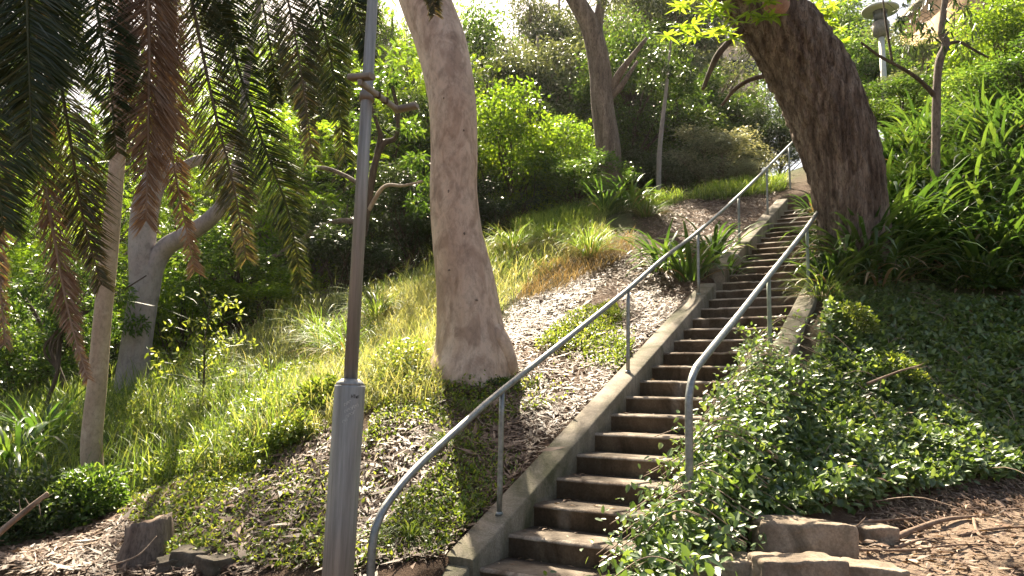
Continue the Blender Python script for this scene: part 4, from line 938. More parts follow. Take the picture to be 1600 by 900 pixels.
for (u, v, sz, lb, mi) in [(920, 400, 1.2, 'green tussock with dry brown skirt on the sunny slope', 0), (545, 560, 1.3, 'bright grass tussock immediately left of the lamp post', 1), (500, 540, 1.25, 'arching grass tussock further left of the lamp post', 2),
        (590, 500, 1.1, 'grass tussock between lamp post and big pale gum', 0), (1010, 340, 1.0, 'feathery grass tussock below the slender sapling', 1), (860, 385, 1.0, 'dark green grass tussock right of the big pale gum', 2), (1285, 470, .9, 'small grass tussock beside the right side wall', 2), (800, 395, 1.1, 'leafy grass tussock against the dark wood right of the gum', 1)]:
    P = hit(u, v); plant('grass_tussock', lb, 'plant', tuss[mi], P[0], P[1], sz, None)

def world_poly(px): return np.array([hit(u, v)[:2] for u, v in px])
def in_poly(x, y, poly):
    c = np.zeros(len(x), bool); n = len(poly)
    for a in range(n):
        x0, y0 = poly[a]; x1, y1 = poly[(a+1) % n]
        c ^= ((y0 > y) != (y1 > y)) & (x < (x1-x0)*(y-y0)/(y1-y0+1e-12)+x0)
    return c
def scatter(poly, n, g):
    lo, hi = poly.min(0), poly.max(0); out = []
    tot = 0
    while tot < n:
        q = g.uniform(lo, hi, (n*2, 2)); q = q[in_poly(q[:, 0], q[:, 1], poly)]; out.append(q); tot += len(q)
        if len(q) == 0: break
    q = np.concatenate(out)[:n]; s, t = to_st(q[:, 0], q[:, 1])
    q = q[~((t > -.28) & (t < SW+.27) & (s > -1) & (s < 12.5))]
    return q
def patch(q, sc_, seed): return pnoise(np.column_stack([q, q[:, 0]*0]), sc_, seed)
g = np.random.default_rng(400)
# long grass on the left slope
grass_poly = world_poly([(180, 700), (330, 745), (470, 690), (600, 640), (680, 590), (690, 560), (800, 470), (850, 430), (960, 380), (940, 340), (760, 390), (620, 440), (450, 490), (330, 560), (200, 620)])
G = Geo()
for n, hh, wd_, mi, seed, thr in ((34000, .22, .0038, 0, 1, -.9), (9000, .34, .007, 1, 2, .0), (5000, .55, .0042, 0, 3, -.2)):
    q = scatter(grass_poly, n, g); q = q[patch(q, 1.4, seed) > thr]; n = len(q)
    P = np.column_stack([q, ground(q[:, 0], q[:, 1])-.01]); var = np.clip(g.normal(.5, .25, n)+.25*patch(q, .9, 8), 0, 1)
    V, Fq, vv = blades(P, hh*g.uniform(.5, 1.3, n), wd_*g.uniform(.7, 1.6, n), g.uniform(0, 6.28, n), g.uniform(.0, .9, n), g.uniform(.5, 2.4, n), 4, g, var); G.add(V, Fq, vv, mi)
tag(link('long_grass', G.mesh('long_grass', [M['grass'], M['grass_green']])), 'sunlit long wispy grass on the slope left of the big gum', 'grass', None, 'stuff')
rg_poly = world_poly([(820, 380), (960, 335), (1060, 318), (1150, 292), (1230, 285), (1225, 268), (1100, 262), (960, 290), (800, 350)])
G = Geo(); q = scatter(rg_poly, 12000, g); n = len(q); P = np.column_stack([q, ground(q[:, 0], q[:, 1])-.01])
V, Fq, vv = blades(P, .3*g.uniform(.5, 1.5, n), .009*g.uniform(.7, 1.6, n), g.uniform(0, 6.28, n), g.uniform(.0, .9, n), g.uniform(.5, 2.2, n), 4, g, g.random(n)); G.add(V, Fq, vv)
tag(link('ridge_grass', G.mesh('ridge_grass', [M['grass_green']])), 'green grass along the top of the slope under the wood', 'grass', None, 'stuff')
bright_poly = world_poly([(480, 700), (590, 640), (690, 640), (690, 560), (680, 450), (600, 470), (560, 560), (440, 620), (380, 700)])
G = Geo(); q = scatter(bright_poly, 16000, g); n = len(q); P = np.column_stack([q, ground(q[:, 0], q[:, 1])-.01])
V, Fq, vv = blades(P, .30*g.uniform(.4, 1.4, n), .0035*g.uniform(.7, 1.6, n), g.uniform(0, 6.28, n), g.uniform(.0, .9, n), g.uniform(.8, 2.4, n), 4, g, np.clip(g.normal(.75, .2, n), 0, 1)); G.add(V, Fq, vv)
tag(link('wispy_grass', G.mesh('wispy_grass', [M['grass']])), 'pale wispy sunlit grass between the lamp post and the big pale gum', 'grass', None, 'stuff')
for (u, v, sz, lb, mi) in [(640, 845, .42, 'small grass tuft under the lower bend of the left handrail', 0), (735, 650, .4, 'small dark grass tuft left of the first handrail post', 1), (965, 500, .4, 'small grass tuft left of the second handrail post', 2), (700, 700, .35, 'small grass tuft in the litter below the big pale gum', 1), (420, 610, 1.0, 'green grass tussock in the mid slope left of the lamp post', 0), (350, 640, .9, 'wispy grass tussock beside the small leafy sapling', 2)]:
    P = hit(u, v); plant('grass_tussock', lb, 'plant', tuss[mi], P[0], P[1], sz, None)
# dry straw at the gum's right
dry_poly = world_poly([(800, 480), (870, 460), (990, 400), (990, 370), (900, 400), (840, 420)])
G = Geo(); q = scatter(dry_poly, 2600, g); n = len(q)
V, Fq, vv = blades(np.column_stack([q, ground(q[:, 0], q[:, 1])]), g.uniform(.12, .35, n), .006, g.uniform(0, 6.28, n), g.uniform(.4, 1.3, n), g.uniform(.3, 1.2, n), 3, g, g.random(n)); G.add(V, Fq, vv)
tag(link('dry_grass', G.mesh('dry_grass', [M['grass_dry']])), 'patch of dry straw-coloured grass right of the big gum', 'grass', None, 'stuff')
# low weeds
weed_poly = world_poly([(150, 800), (260, 880), (420, 899), (560, 899), (640, 840), (760, 680), (900, 620), (975, 520), (960, 470), (860, 520), (800, 590), (690, 600), (560, 600), (330, 700), (170, 760)])
G = Geo(); g = np.random.default_rng(401)
q = scatter(weed_poly, 52000, g); f = patch(q, 2.4, 21)+.25*g.normal(size=len(q)); s, t = to_st(q[:, 0], q[:, 1]); q = q[f > -.08+.40*np.clip((t+1.3)/.9, 0, 1)*(s < 3.2)]; n = len(q)
P = np.column_stack([q, ground(q[:, 0], q[:, 1])+g.random(n)*(.05+.22*np.clip(patch(q, 2.0, 23), 0, 1))])
V, Fq, pr = leaves(P, norm(sph(n, g)+[0, 0, .3]), norm(sph(n, g)*.5+[0, 0, 1]), g.uniform(.025, .06, n), g.uniform(.012, .03, n), .15); G.add(V, Fq, np.repeat(g.random(n), pr))
wp2 = world_poly([(160, 690), (330, 745), (480, 700), (600, 640), (680, 590), (600, 540), (450, 590), (330, 620), (200, 640)])
q = scatter(wp2, 30000, g); f = patch(q, 2.1, 25); q = q[f > 0.02]; n = len(q)
P = np.column_stack([q, ground(q[:, 0], q[:, 1])+g.random(n)*(.08+.42*np.clip(patch(q, 2.1, 25), 0, 1))])
V, Fq, pr = leaves(P, norm(sph(n, g)+[0, 0, .3]), norm(sph(n, g)*.5+[0, 0, 1]), g.uniform(.03, .075, n), g.uniform(.014, .034, n), .15); G.add(V, Fq, np.repeat(g.random(n), pr))
wp3 = world_poly([(700, 720), (790, 640), (880, 560), (960, 470), (1000, 500), (985, 560), (900, 660), (800, 760), (700, 880), (560, 895), (620, 800)])
q = scatter(wp3, 26000, g); f = patch(q, 1.9, 35)+.2*g.normal(size=len(q)); q = q[f > .28]; n = len(q)
P = np.column_stack([q, ground(q[:, 0], q[:, 1])+g.random(n)*(.03+.12*np.clip(patch(q, 1.9, 35), 0, 1))])
V, Fq, pr = leaves(P, norm(sph(n, g)+[0, 0, .3]), norm(sph(n, g)*.5+[0, 0, 1]), g.uniform(.025, .06, n), g.uniform(.01, .025, n), .15); G.add(V, Fq, np.repeat(g.random(n)*.8, pr))
wp4 = world_poly([(560, 720), (590, 640), (690, 625), (700, 690), (640, 740), (600, 790), (560, 800)])
q = scatter(wp4, 5200, g); q = q[patch(q, 2.6, 55)+.3*g.normal(size=len(q)) > -.1]; n = len(q)
P = np.column_stack([q, ground(q[:, 0], q[:, 1])+g.random(n)*.12])
V, Fq, pr = leaves(P, norm(sph(n, g)+[0, 0, .3]), norm(sph(n, g)*.5+[0, 0, 1]), g.uniform(.025, .06, n), g.uniform(.01, .025, n), .15); G.add(V, Fq, np.repeat(g.random(n), pr))
tag(link('ground_weeds', G.mesh('ground_weeds', [M['weed']])), 'low bright green weeds in patches on the litter slope', 'weeds', None, 'stuff')
# mixed low undergrowth at left
ug_poly = world_poly([(-120, 760), (0, 790), (150, 790), (420, 740), (470, 640), (330, 560), (200, 620), (0, 640), (-120, 640)])
G = Geo(); q = scatter(ug_poly, 26000, g); n = len(q); hgt = .18+.25*np.clip(patch(q, 1.3, 31)+.3, 0, 1)
P = np.column_stack([q, ground(q[:, 0], q[:, 1])+hgt*g.random(n)])
V, Fq, pr = leaves(P, norm(sph(n, g)+[0, 0, .2]), norm(sph(n, g)*.6+[0, 0, 1]), g.uniform(.04, .10, n), g.uniform(.015, .035, n), .15); G.add(V, Fq, np.repeat(np.clip(g.normal(.4, .25, n), 0, 1), pr), 0)
q = scatter(ug_poly, 9000, g); n = len(q); V, Fq, vv = blades(np.column_stack([q, ground(q[:, 0], q[:, 1])]), g.uniform(.25, .7, n), g.uniform(.004, .012, n), g.uniform(0, 6.28, n), g.uniform(0, .6, n), g.uniform(.3, 1.6, n), 4, g, g.random(n)); G.add(V, Fq, vv, 1)
tag(link('undergrowth', G.mesh('undergrowth', [M['weed'], M['grass_green']])), 'tangled green undergrowth at the foot of the left trunks', 'undergrowth', None, 'stuff')

# leaf litter
def litter(poly, n, g, L=(.05, .14), lift=.03):
    q = scatter(poly, int(n*1.5), g); q = q[patch(q, 3.1, 77)+.35*g.normal(size=len(q)) > -.15]; n = len(q); z = ground(q[:, 0], q[:, 1])+g.uniform(.003, lift+.02, n)
    e = .05; gx = (ground(q[:, 0]+e, q[:, 1])-ground(q[:, 0]-e, q[:, 1]))/(2*e); gy_ = (ground(q[:, 0], q[:, 1]+e)-ground(q[:, 0], q[:, 1]-e))/(2*e)
    Nn = norm(np.stack([-gx, -gy_, np.ones(n)], 1)+sph(n, g)*.35); a = g.uniform(0, 6.28, n)
    D = np.stack([np.cos(a), np.sin(a), gx*np.cos(a)+gy_*np.sin(a)], 1)+sph(n, g)*.18
    Ln = g.uniform(*L, n)*np.where(g.random(n) < .06, g.uniform(1.4, 2.4, n), 1); return leaves(np.column_stack([q, z]), D, Nn, Ln, Ln*g.uniform(.10, .27, n), .3, False, g.choice([-.12, .12, .25]))
g = np.random.default_rng(402); G = Geo()
lp0 = world_poly([(140, 800), (0, 899), (700, 899), (800, 790), (900, 680), (1000, 570), (1100, 470), (1000, 390), (900, 440), (800, 480), (690, 620), (560, 700), (400, 760)])
lp1 = world_poly([(540, 905), (600, 820), (690, 640), (780, 560), (800, 500), (900, 440), (1000, 390), (1100, 470), (1000, 570), (900, 680), (800, 790), (700, 899)])
lp2 = world_poly([(-40, 850), (0, 899), (700, 899), (600, 800), (520, 640), (330, 740), (160, 800), (140, 830)])
lp3 = world_poly([(1100, 420), (990, 345), (1060, 318), (1150, 300), (1230, 285), (1190, 330), (1140, 390)])
lp4 = world_poly([(1250, 480), (1600, 450), (1700, 500), (1650, 560), (1300, 560)])
lp5 = world_poly([(1180, 600), (1240, 560), (1300, 600), (1260, 660), (1180, 650)])
lp6 = world_poly([(1340, 835), (1340, 790), (1450, 770), (1600, 740), (1760, 735), (1760, 800), (1500, 815)])
lp7 = world_poly([(560, 700), (600, 630), (720, 600), (740, 680), (620, 760)])
for pl, n, L in ((lp7, 2200, (.04, .12)), (lp5, 1500, (.04, .1)), (lp6, 9000, (.03, .1)), (lp0, 15000, (.035, .12)), (lp1, 12000, (.04, .12)), (lp2, 15000, (.04, .12)), (lp3, 5000, (.05, .13)), (lp4, 4000, (.05, .12))):
    V, Fq, pr = litter(pl, n, g, L); G.add(V, Fq, np.clip(g.beta(1.1, 2.0, len(Fq))+.22*pnoise(V[::4], 2.6, 90), 0, 1))
q = np.concatenate([scatter(lp1, 500, g), scatter(lp0, 500, g)]); 
for k in range(len(q)):
    a = g.uniform(0, 6.28); L = g.uniform(.08, .32); x, y = q[k]; e = np.array([cos(a), sin(a)])*L/2
    P = np.array([[x-e[0], y-e[1], 0], [x+g.normal(0, .01), y+g.normal(0, .01), 0], [x+e[0], y+e[1], 0]]); P[:, 2] = ground(P[:, 0], P[:, 1])+[.02, .035, .02]
    V, Fq = tube(smooth_path(P, 6), g.uniform(.002, .006), 4); G.add(V, Fq, g.uniform(.2, .9))
tag(link('leaf_litter', G.mesh('leaf_litter', [M['litter']])), 'dry brown and tan gum leaves strewn on the slope beside the steps', 'leaf litter', None, 'stuff')
# bark and twigs on the path
G = Geo(); g = np.random.default_rng(403)
P2 = PV.reshape(-1, 3); idx = g.integers(0, len(P2), 7000); P = P2[idx]+np.column_stack([g.normal(0, .06, 7000), g.normal(0, .05, 7000), g.uniform(.004, .03, 7000)])
a = g.normal(.4, .9, 7000); Ln = g.uniform(.03, .12, 7000)
V, Fq, pr = leaves(P, np.stack([np.cos(a), np.sin(a), g.normal(0, .15, 7000)], 1), norm(sph(7000, g)*.4+[0, 0, 1]), Ln, Ln*g.uniform(.08, .35, 7000), .2); G.add(V, Fq, g.beta(1.5, 2.2, len(Fq)))
tag(link('bark_debris', G.mesh('bark_debris', [M['litter']])), 'shredded bark and dry leaf debris covering the dirt path', 'bark debris', None, 'stuff')
# litter lying on the treads
G = Geo(); g = np.random.default_rng(404)
for k in range(420):
    n_ = int(g.integers(-1, 26)); s = n_*GO+g.uniform(.03, GO-.03) if g.random() > .5 else n_*GO+GO-.05*g.random(); t = g.uniform(0.03, SW-.03) if g.random() > .4 else g.uniform(.02, .2)
    p = st(n_*GO, t); p = p+np.array([D2[0]*(s-n_*GO), D2[1]*(s-n_*GO), .008]); a = g.uniform(0, 6.28); Ln = g.uniform(.03, .09)
    V, Fq, pr = leaves(p[None], np.array([[cos(a), sin(a), g.normal(0, .1)]]), np.array([[0, 0, 1.]]), Ln, Ln*.25, .3); G.add(V, Fq, g.random())
tag(link('step_litter', G.mesh('step_litter', [M['litter']])), 'few dry leaves and twigs lying on the treads', 'leaf litter', None, 'stuff')

# ------------------------------------------------------------------ vines and ivy on the right bank
g = np.random.default_rng(500)
ivy_poly = world_poly([(1035, 830), (1110, 850), (1180, 835), (1250, 822), (1345, 805), (1440, 785), (1520, 768), (1600, 755), (1760, 750), (1760, 500), (1600, 480), (1430, 460), (1290, 470), (1275, 520), (1220, 560), (1150, 620), (1100, 700)])
def mound(x, y):
    q = np.column_stack([x, y, x*0]); return .10+.16*np.clip(pnoise(q, 2.3, 51)+.45, 0, 1.2)+.05*pnoise(q, 7, 52)
def ivy_leaves(P, n, g, G, Lr=(.05, .10), m=0, tilt=.42, vmean=.45):
    D = norm(sph(n, g)*.8+np.array([0, -.4, .05])); Nn = norm(sph(n, g)*tilt+np.array([0, -.38, 1.0]))
    Ln = g.uniform(*Lr, n); V, Fq, pr = leaves(P, D, Nn, Ln, Ln*g.uniform(.5, .68, n), .12, True, .08)
    G.add(V, Fq, np.repeat(np.clip(g.normal(vmean, .24, n), 0, 1), pr), m)
lo, hi = ivy_poly.min(0), ivy_poly.max(0); q = g.uniform(lo, hi, (90000, 2)); q = q[in_poly(q[:, 0], q[:, 1], ivy_poly)]
s, t = to_st(q[:, 0], q[:, 1]); q = q[(t > SW-.05) & ~((s > 3.3) & (s < 7) & (t < SW+.42))][:36000]; n = len(q)
hm = mound(q[:, 0], q[:, 1]); P = np.column_stack([q, hraw(q[:, 0], q[:, 1])+hm*(1-.75*g.random(n)**2)])
G = Geo(); ivy_leaves(P, n, g, G)
# stems threading through
for k in range(150):
    j = g.integers(0, n); p = P[j]-[0, 0, .03]; a = g.uniform(0, 6.28); L = g.uniform(.2, .7)
    e = p+np.array([cos(a)*L, sin(a)*L, 0]); e[2] = hraw(e[0:1], e[1:2])[0]+mound(e[0:1], e[1:2])[0]*.8
    mid = (p+e)/2+[0, 0, g.uniform(.02, .12)]; V, Fq = tube(smooth_path([p, mid, e], 8), .0035, 4); G.add(V, Fq, .5, 1)
j = g.integers(0, len(P), 420); Pd = P[j]+[0, 0, .03]; a = g.uniform(0, 6.28, 420); Ld = g.uniform(.05, .11, 420)
V, Fq, pr = leaves(Pd, np.stack([np.cos(a), np.sin(a), g.normal(0, .3, 420)], 1), norm(sph(420, g)*.4+[0, 0, 1]), Ld, Ld*.3, .3); G.add(V, Fq, g.random(420), 2)
tag(link('ground_ivy', G.mesh('ground_ivy', [M['ivy'], M['twig'], M['litter']])), 'glossy green vine covering the bank right of the steps', 'ground cover', None, 'stuff')
# vine spilling over the wall and lower steps, trailing shoots
G = Geo(); g = np.random.default_rng(501)
def trail(path, nl, rr=.05, Lr=(.035, .07)):
    Q = smooth_path(path, 40); V, Fq = tube(Q, .004, 5); G.add(V, Fq, .5, 1)
    f = g.random(nl); i = np.clip((f*39).astype(int), 0, 39); P = Q[i]+g.normal(0, rr, (nl, 3))*np.array([1, 1, .8]); ivy_leaves(P, nl, g, G, Lr)
for k in range(46):     # shoots falling from the bank across the wall onto the steps
    s = g.uniform(-.55, 2.6)*(1 if k < 38 else 0)+(g.uniform(2.4, 4.2) if k >= 38 else 0); reach = g.uniform(.1, .55)*(1.15-.28*max(0, s))*(.8 if s > 1.5 else 1)
    reach = max(reach, .08); z0 = g.uniform(.2, .45)
    trail([st(s+.2, SW+.55, .25), st(s+.1, SW+.2, .2+z0*.8), st(s, SW-.15*reach, .16+z0*.6), st(s-.06, SW-reach, g.uniform(.02, .25))], int(60 if s < 2.4 else 40), .07)
# body of leaves over the wall
n = 5200; s = g.uniform(-.75, 2.7, n); t = SW+.5-g.random(n)**.8*(.75-.13*np.clip(s, 0, 9))*(.75+.35*np.sin(s*5+1)*np.sin(s*2.3)); z = g.uniform(-.05, .42, n)*np.clip(1.2-(SW-t)*1.4, .15, 1)
P = np.array([st(a, b, c) for a, b, c in zip(s, t, z)]); ivy_leaves(P, n, g, G)
# vine climbing the second right post
for k in range(7): trail([st(3.18+g.normal(0, .15), tr+g.normal(.1, .1), .0), st(3.18+g.normal(0, .08), tr+g.normal(-.06, .06), .3), st(3.1+g.normal(0, .2), tr-g.uniform(.0, .35), g.uniform(.3, .62))], 46, .05)
tag(link('trailing_vine', G.mesh('trailing_vine', [M['ivy'], M['twig']])), 'leafy vine trailing over the lower right steps and handrail foot', 'vine', None, 'stuff')

# round leafy shrubs on the bank (small-leaved) + ivy mound bottom left
def mound_shrub(name, label, cat, u, v, size, leaf, n, L, seed, y=None, group=None):
    P = hit(u, v); g = np.random.default_rng(seed); G = Geo(); size = np.array(size)
    d = sph(n, g); d[:, 2] = np.abs(d[:, 2])*1.0-.12; r = g.random(n)**.35*(.85+.22*pnoise(d, 3.5, seed))
    Q = d*r[:, None]*size; Dd = norm(d+sph(n, g)*.8); Nn = norm(d*.6+sph(n, g)*.6+[0, 0, .6]); Ln = L*g.uniform(.6, 1.3, n)
    V, Fq, pr = leaves(Q, Dd, Nn, Ln, Ln*.5, .15, True, .08); G.add(V, Fq, np.repeat(np.clip(g.normal(.5, .25, n), 0, 1), pr))
    r_ = empty(name, P, label, cat, group); link('foliage', G.mesh('foliage', [M[leaf]]), r_)
    G = Geo()
    for k in range(9):
        e = d[k]*size*.8; V, Fq = tube(smooth_path([[0, 0, -.05], e*.5+[0, 0, .05], e], 6), [.012, .01, .008, .006, .005, .003], 5); G.add(V, Fq)
    link('stem', G.mesh('stem', [M['bark_dark']]), r_); return r_
mound_shrub('shrub', 'small bright round shrub beside the right side wall of the steps', 'shrub', 1325, 520, (.42, .4, .42), 'weed', 2600, .045, 601)
mound_shrub('shrub', 'second bright small-leaved mound further right down the bank', 'shrub', 1385, 590, (.5, .4, .32), 'weed', 2200, .045, 602)
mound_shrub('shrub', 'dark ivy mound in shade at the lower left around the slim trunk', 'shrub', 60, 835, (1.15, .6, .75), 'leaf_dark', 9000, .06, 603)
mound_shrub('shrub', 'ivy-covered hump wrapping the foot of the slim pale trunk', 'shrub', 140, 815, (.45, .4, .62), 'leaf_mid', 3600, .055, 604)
mound_shrub('shrub', 'bright green weedy shrub left of the lamp post base', 'shrub', 505, 640, (.42, .4, .4), 'weed', 2600, .06, 605)
mound_shrub('shrub', 'low yellow-green weedy shrub below and left of the lamp post base top', 'shrub', 460, 690, (.3, .3, .35), 'weed', 1500, .05, 606)
mound_shrub('shrub', 'dark green low shrub at the right under the strap-leaved plants', 'shrub', 1530, 450, (.7, .5, .55), 'leaf_mid', 3200, .07, 607)
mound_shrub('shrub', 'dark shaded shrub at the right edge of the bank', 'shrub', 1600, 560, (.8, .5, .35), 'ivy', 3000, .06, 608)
mound_shrub('shrub', 'dark low green clump just right of the big gum foot', 'shrub', 770, 602, (.3, .2, .08), 'leaf_mid', 700, .04, 609)
# small leafy sapling in the grass
P = hit(312, 655); sp = empty('sapling', P, 'small leafy sapling with a thin dark stem in the grass', 'sapling')
V, Fq = tube(smooth_path([[0, 0, -.1], [.02, 0, .5], [-.01, 0, 1.0], [.04, 0, 1.5]], 16), np.linspace(.018, .006, 16), 7); link('stem', Geo().add(V, Fq).mesh('stem', [M['bark_dark']], True), sp)
G = Geo(); g = np.random.default_rng(9)
for k in range(46):
    c = np.array([g.normal(0, .33), g.normal(0, .3), g.uniform(.55, 1.7)]); n = 9
    V, Fq, pr = leaves(c+sph(n, g)*.06, norm(sph(n, g)+[0, 0, -.1]), norm(sph(n, g)*.5+[0, 0, 1]), g.uniform(.06, .11, n), .04, .12, True, .1); G.add(V, Fq, np.repeat(g.uniform(.4, 1, n), pr))
    V, Fq = tube(smooth_path([[0, 0, c[2]*.8], c*.5+[0, 0, c[2]*.45], c], 5), .004, 4); G.add(V, Fq, .0)
link('foliage', G.mesh('foliage', [M['weed']]), sp)
# short palm-like seedling at left edge
P = hit(10, 640); lpm = empty('fan_palm', P, 'young palm with narrow green fingers at the left edge', 'palm')
for k in range(9):
    g = np.random.default_rng(700+k); a0 = g.uniform(0, 6.28); n = 26; G = Geo()
    az = a0+np.linspace(-1.2, 1.2, n); e = np.array([cos(a0)*.4, sin(a0)*.4, .7+.25*g.random()])
    V, Fq, vv = blades(np.repeat(e[None], n, 0), .6, .022, az, np.linspace(.6, 1.2, n), .6, 4, g, g.uniform(.5, 1, n), -.1); G.add(V, Fq, vv)
    V, Fq = tube(smooth_path([[0, 0, -.05], e*.6+[0, 0, .1], e], 8), .008, 5); G.add(V, Fq, .3)
    link('frond', G.mesh('frond', [M['strap']]), lpm)

# ------------------------------------------------------------------ palm with hanging fronds, top left
pc = at(-95, -330, 4.9); pbase = np.array([pc[0]-.25, pc[1], gz(pc[0]-.25, pc[1])])
palm = empty('palm_tree', pbase, 'palm whose green and dead brown fronds hang down across the top left', 'palm')
Q = smooth_path([pbase-[0, 0, .2], (pbase*.6+pc*.4), pc], 40); V, Fq = tube(Q-pbase, .22+.02*np.sin(np.arange(40)*1.9), 20, .04)
link('trunk', Geo().add(V, Fq).mesh('trunk', [M['bark_rough']], True), palm)
def frond(pts, mt, leafL, dens=1.0, seed=0, spread=.7, droop=.35, start=.0, wl=.0085, tipf=.35, name='frond', end_px=None):
    g = np.random.default_rng(seed); A = np.array(pts, float); P = at(A[:, 0], A[:, 1], A[:, 2])
    K = 60; Q = smooth_path(np.vstack([pc, P]), K); G = Geo()
    V, Fq = tube(Q, np.linspace(.020, .004, K), 6); G.add(V, Fq, .9)
    T = norm(np.gradient(Q, axis=0)); L = np.linalg.norm(np.diff(Q, axis=0), axis=1).sum(); n = int(L*100*dens)
    for sg in (-1, 1):
        f = np.sort(g.uniform(.18, 1.0, n)); i = np.minimum((f*(K-1)), K-1.001); i0 = i.astype(int); fr = (i-i0)[:, None]
        B = Q[i0]*(1-fr)+Q[i0+1]*fr; Tt = T[i0]
        vw = norm(B-EYE); sd = norm(np.cross(Tt, np.array([0., 1, 0])+g.normal(0, .1, 3))); up_ = np.cross(sd, Tt)
        prof = np.clip((1-f)/.25, tipf, 1)*np.clip(.4+(f-.15)*3, .4, 1)
        ll = leafL*.85*prof*g.uniform(.8, 1.15, n)
        D = norm(Tt*.9+sd*sg*(spread*1.7+g.normal(0, .12, n))[:, None]+up_*g.normal(0, .35, n)[:, None])
        g_ = np.array([0, 0, -1.])
        s1 = B+D*(ll*.5)[:, None]; D2_ = norm(D+g_*droop*.35+sph(n, g)*.05); s2 = s1+D2_*(ll*.5)[:, None]
        Nn = norm(np.cross(D, sph(n, g)*.8+up_)); wv = wl*g.uniform(.7, 1.2, n)
        w0 = Nn*(wv*.45)[:, None]; w1 = Nn*(wv*.5)[:, None]; V = np.stack([B-w0*.6, B+w0*.6, s1+w1, s1-w1, s2+w1*.12, s2-w1*.12], 1)
        b = np.arange(n)[:, None]*6; Fq = np.concatenate([b+np.array([[0, 1, 2, 3]]), b+np.array([[3, 2, 4, 5]])], 1).reshape(-1, 4)
        G.add(V.reshape(-1, 3), Fq, np.repeat(np.clip(g.normal(.22, .2, n)+.5*f*f, 0, 1), 2))
    return link(name, G.mesh(name, [M[mt]], off=pbase), palm)
FR = [ # points (u, v, depth), material, leaflet length
 ([(130, -330, 4.6), (215, -150, 4.4), (232, 20, 4.4), (232, 180, 4.4), (228, 345, 4.4)], 'palm_brown', .42, 1.5, .42, .25),
 ([(120, -300, 4.7), (225, -120, 4.7), (250, 60, 4.8), (265, 220, 4.8), (305, 425, 4.8)], 'palm_brown', .30, 1.2, .5, .4),
 ([(90, -360, 4.9), (260, -220, 4.9), (300, 0, 4.9), (335, 170, 4.9), (365, 290, 4.9), (385, 405, 4.9)], 'palm_mixed', .36, 1.2, .6, .5),
 ([(80, -380, 5.1), (250, -300, 5.1), (340, -60, 5.1), (365, 80, 5.1), (410, 220, 5.1), (450, 330, 5.1), (472, 445, 5.1)], 'palm_green', .34, 1.2, .6, .6),
 ([(60, -420, 5.2), (260, -420, 5.2), (400, -180, 5.2), (445, -20, 5.2), (470, 110, 5.2), (488, 245, 5.2)], 'palm_mixed', .34, 1.2, .6, .6),
 ([(60, -440, 5.3), (300, -460, 5.3), (450, -220, 5.3), (492, -20, 5.3), (520, 110, 5.3), (540, 245, 5.3)], 'palm_green', .34, 1.2, .6, .6),
 ([(60, -460, 5.0), (300, -520, 5.0), (470, -300, 5.0), (530, -60, 5.0), (560, 30, 5.0), (575, 90, 5.0)], 'palm_green', .32, 1.0, .6, .6),
 ([(60, -340, 4.4), (140, -180, 4.3), (150, 0, 4.3), (170, 110, 4.3), (182, 240, 4.3)], 'palm_green', .34, 1.2, .65, .5),
 ([(0, -340, 4.6), (60, -150, 4.5), (85, 60, 4.5), (110, 220, 4.5), (130, 340, 4.5), (158, 445, 4.5)], 'palm_mixed', .38, 1.3, .55, .5),
 ([(-20, -330, 4.3), (40, -150, 4.2), (60, 60, 4.2), (68, 260, 4.2), (90, 400, 4.2), (110, 500, 4.2), (137, 592, 4.2)], 'palm_brown', .18, 1.0, .4, .4),
 ([(-60, -300, 4.0), (-20, -100, 3.9), (-5, 60, 3.9), (-5, 230, 3.9), (5, 360, 3.9)], 'palm_green', .55, 1.6, .7, .5),
 ([(-60, -300, 3.8), (20, -160, 3.6), (40, -40, 3.6), (45, 80, 3.6), (50, 220, 3.6)], 'palm_green', .5, 1.5, .7, .45),
 ([(-60, -300, 4.2), (-20, -100, 4.2), (-10, 120, 4.2), (-8, 330, 4.2), (8, 540, 4.2)], 'palm_brown', .22, 1.0, .45, .4),
 ([(100, -400, 5.0), (330, -330, 5.0), (310, -120, 4.9), (330, -10, 4.9), (370, 70, 4.9)], 'palm_green', .34, 1.2, .7, .4),
 ([(80, -420, 5.6), (300, -400, 5.6), (380, -200, 5.6), (400, -60, 5.6), (425, 90, 5.6), (432, 160, 5.6)], 'palm_green', .32, 1.2, .6, .5),
 ([(100, -460, 5.4), (400, -560, 5.4), (600, -350, 5.4), (655, -130, 5.4), (672, -30, 5.4), (680, 22, 5.4)], 'palm_mixed', .26, 1.0, .6, .4),
 ([(0, -400, 4.6), (140, -260, 4.5), (180, -120, 4.5), (190, 0, 4.5), (200, 110, 4.5)], 'palm_brown', .36, 1.2, .6, .4),
 ([(-40, -300, 4.7), (40, -160, 4.7), (70, -40, 4.7), (85, 40, 4.7), (95, 130, 4.7)], 'palm_green', .36, 1.3, .7, .4),
]
for k, (pts, mt, Lf, dn, spd, dr) in enumerate(FR):
    o = frond(pts, mt, Lf, dn, 800+k, spd, dr)
    o['label'] = {'palm_brown': 'dead brown hanging frond', 'palm_green': 'dark green hanging frond', 'palm_mixed': 'half dried hanging frond'}[mt]

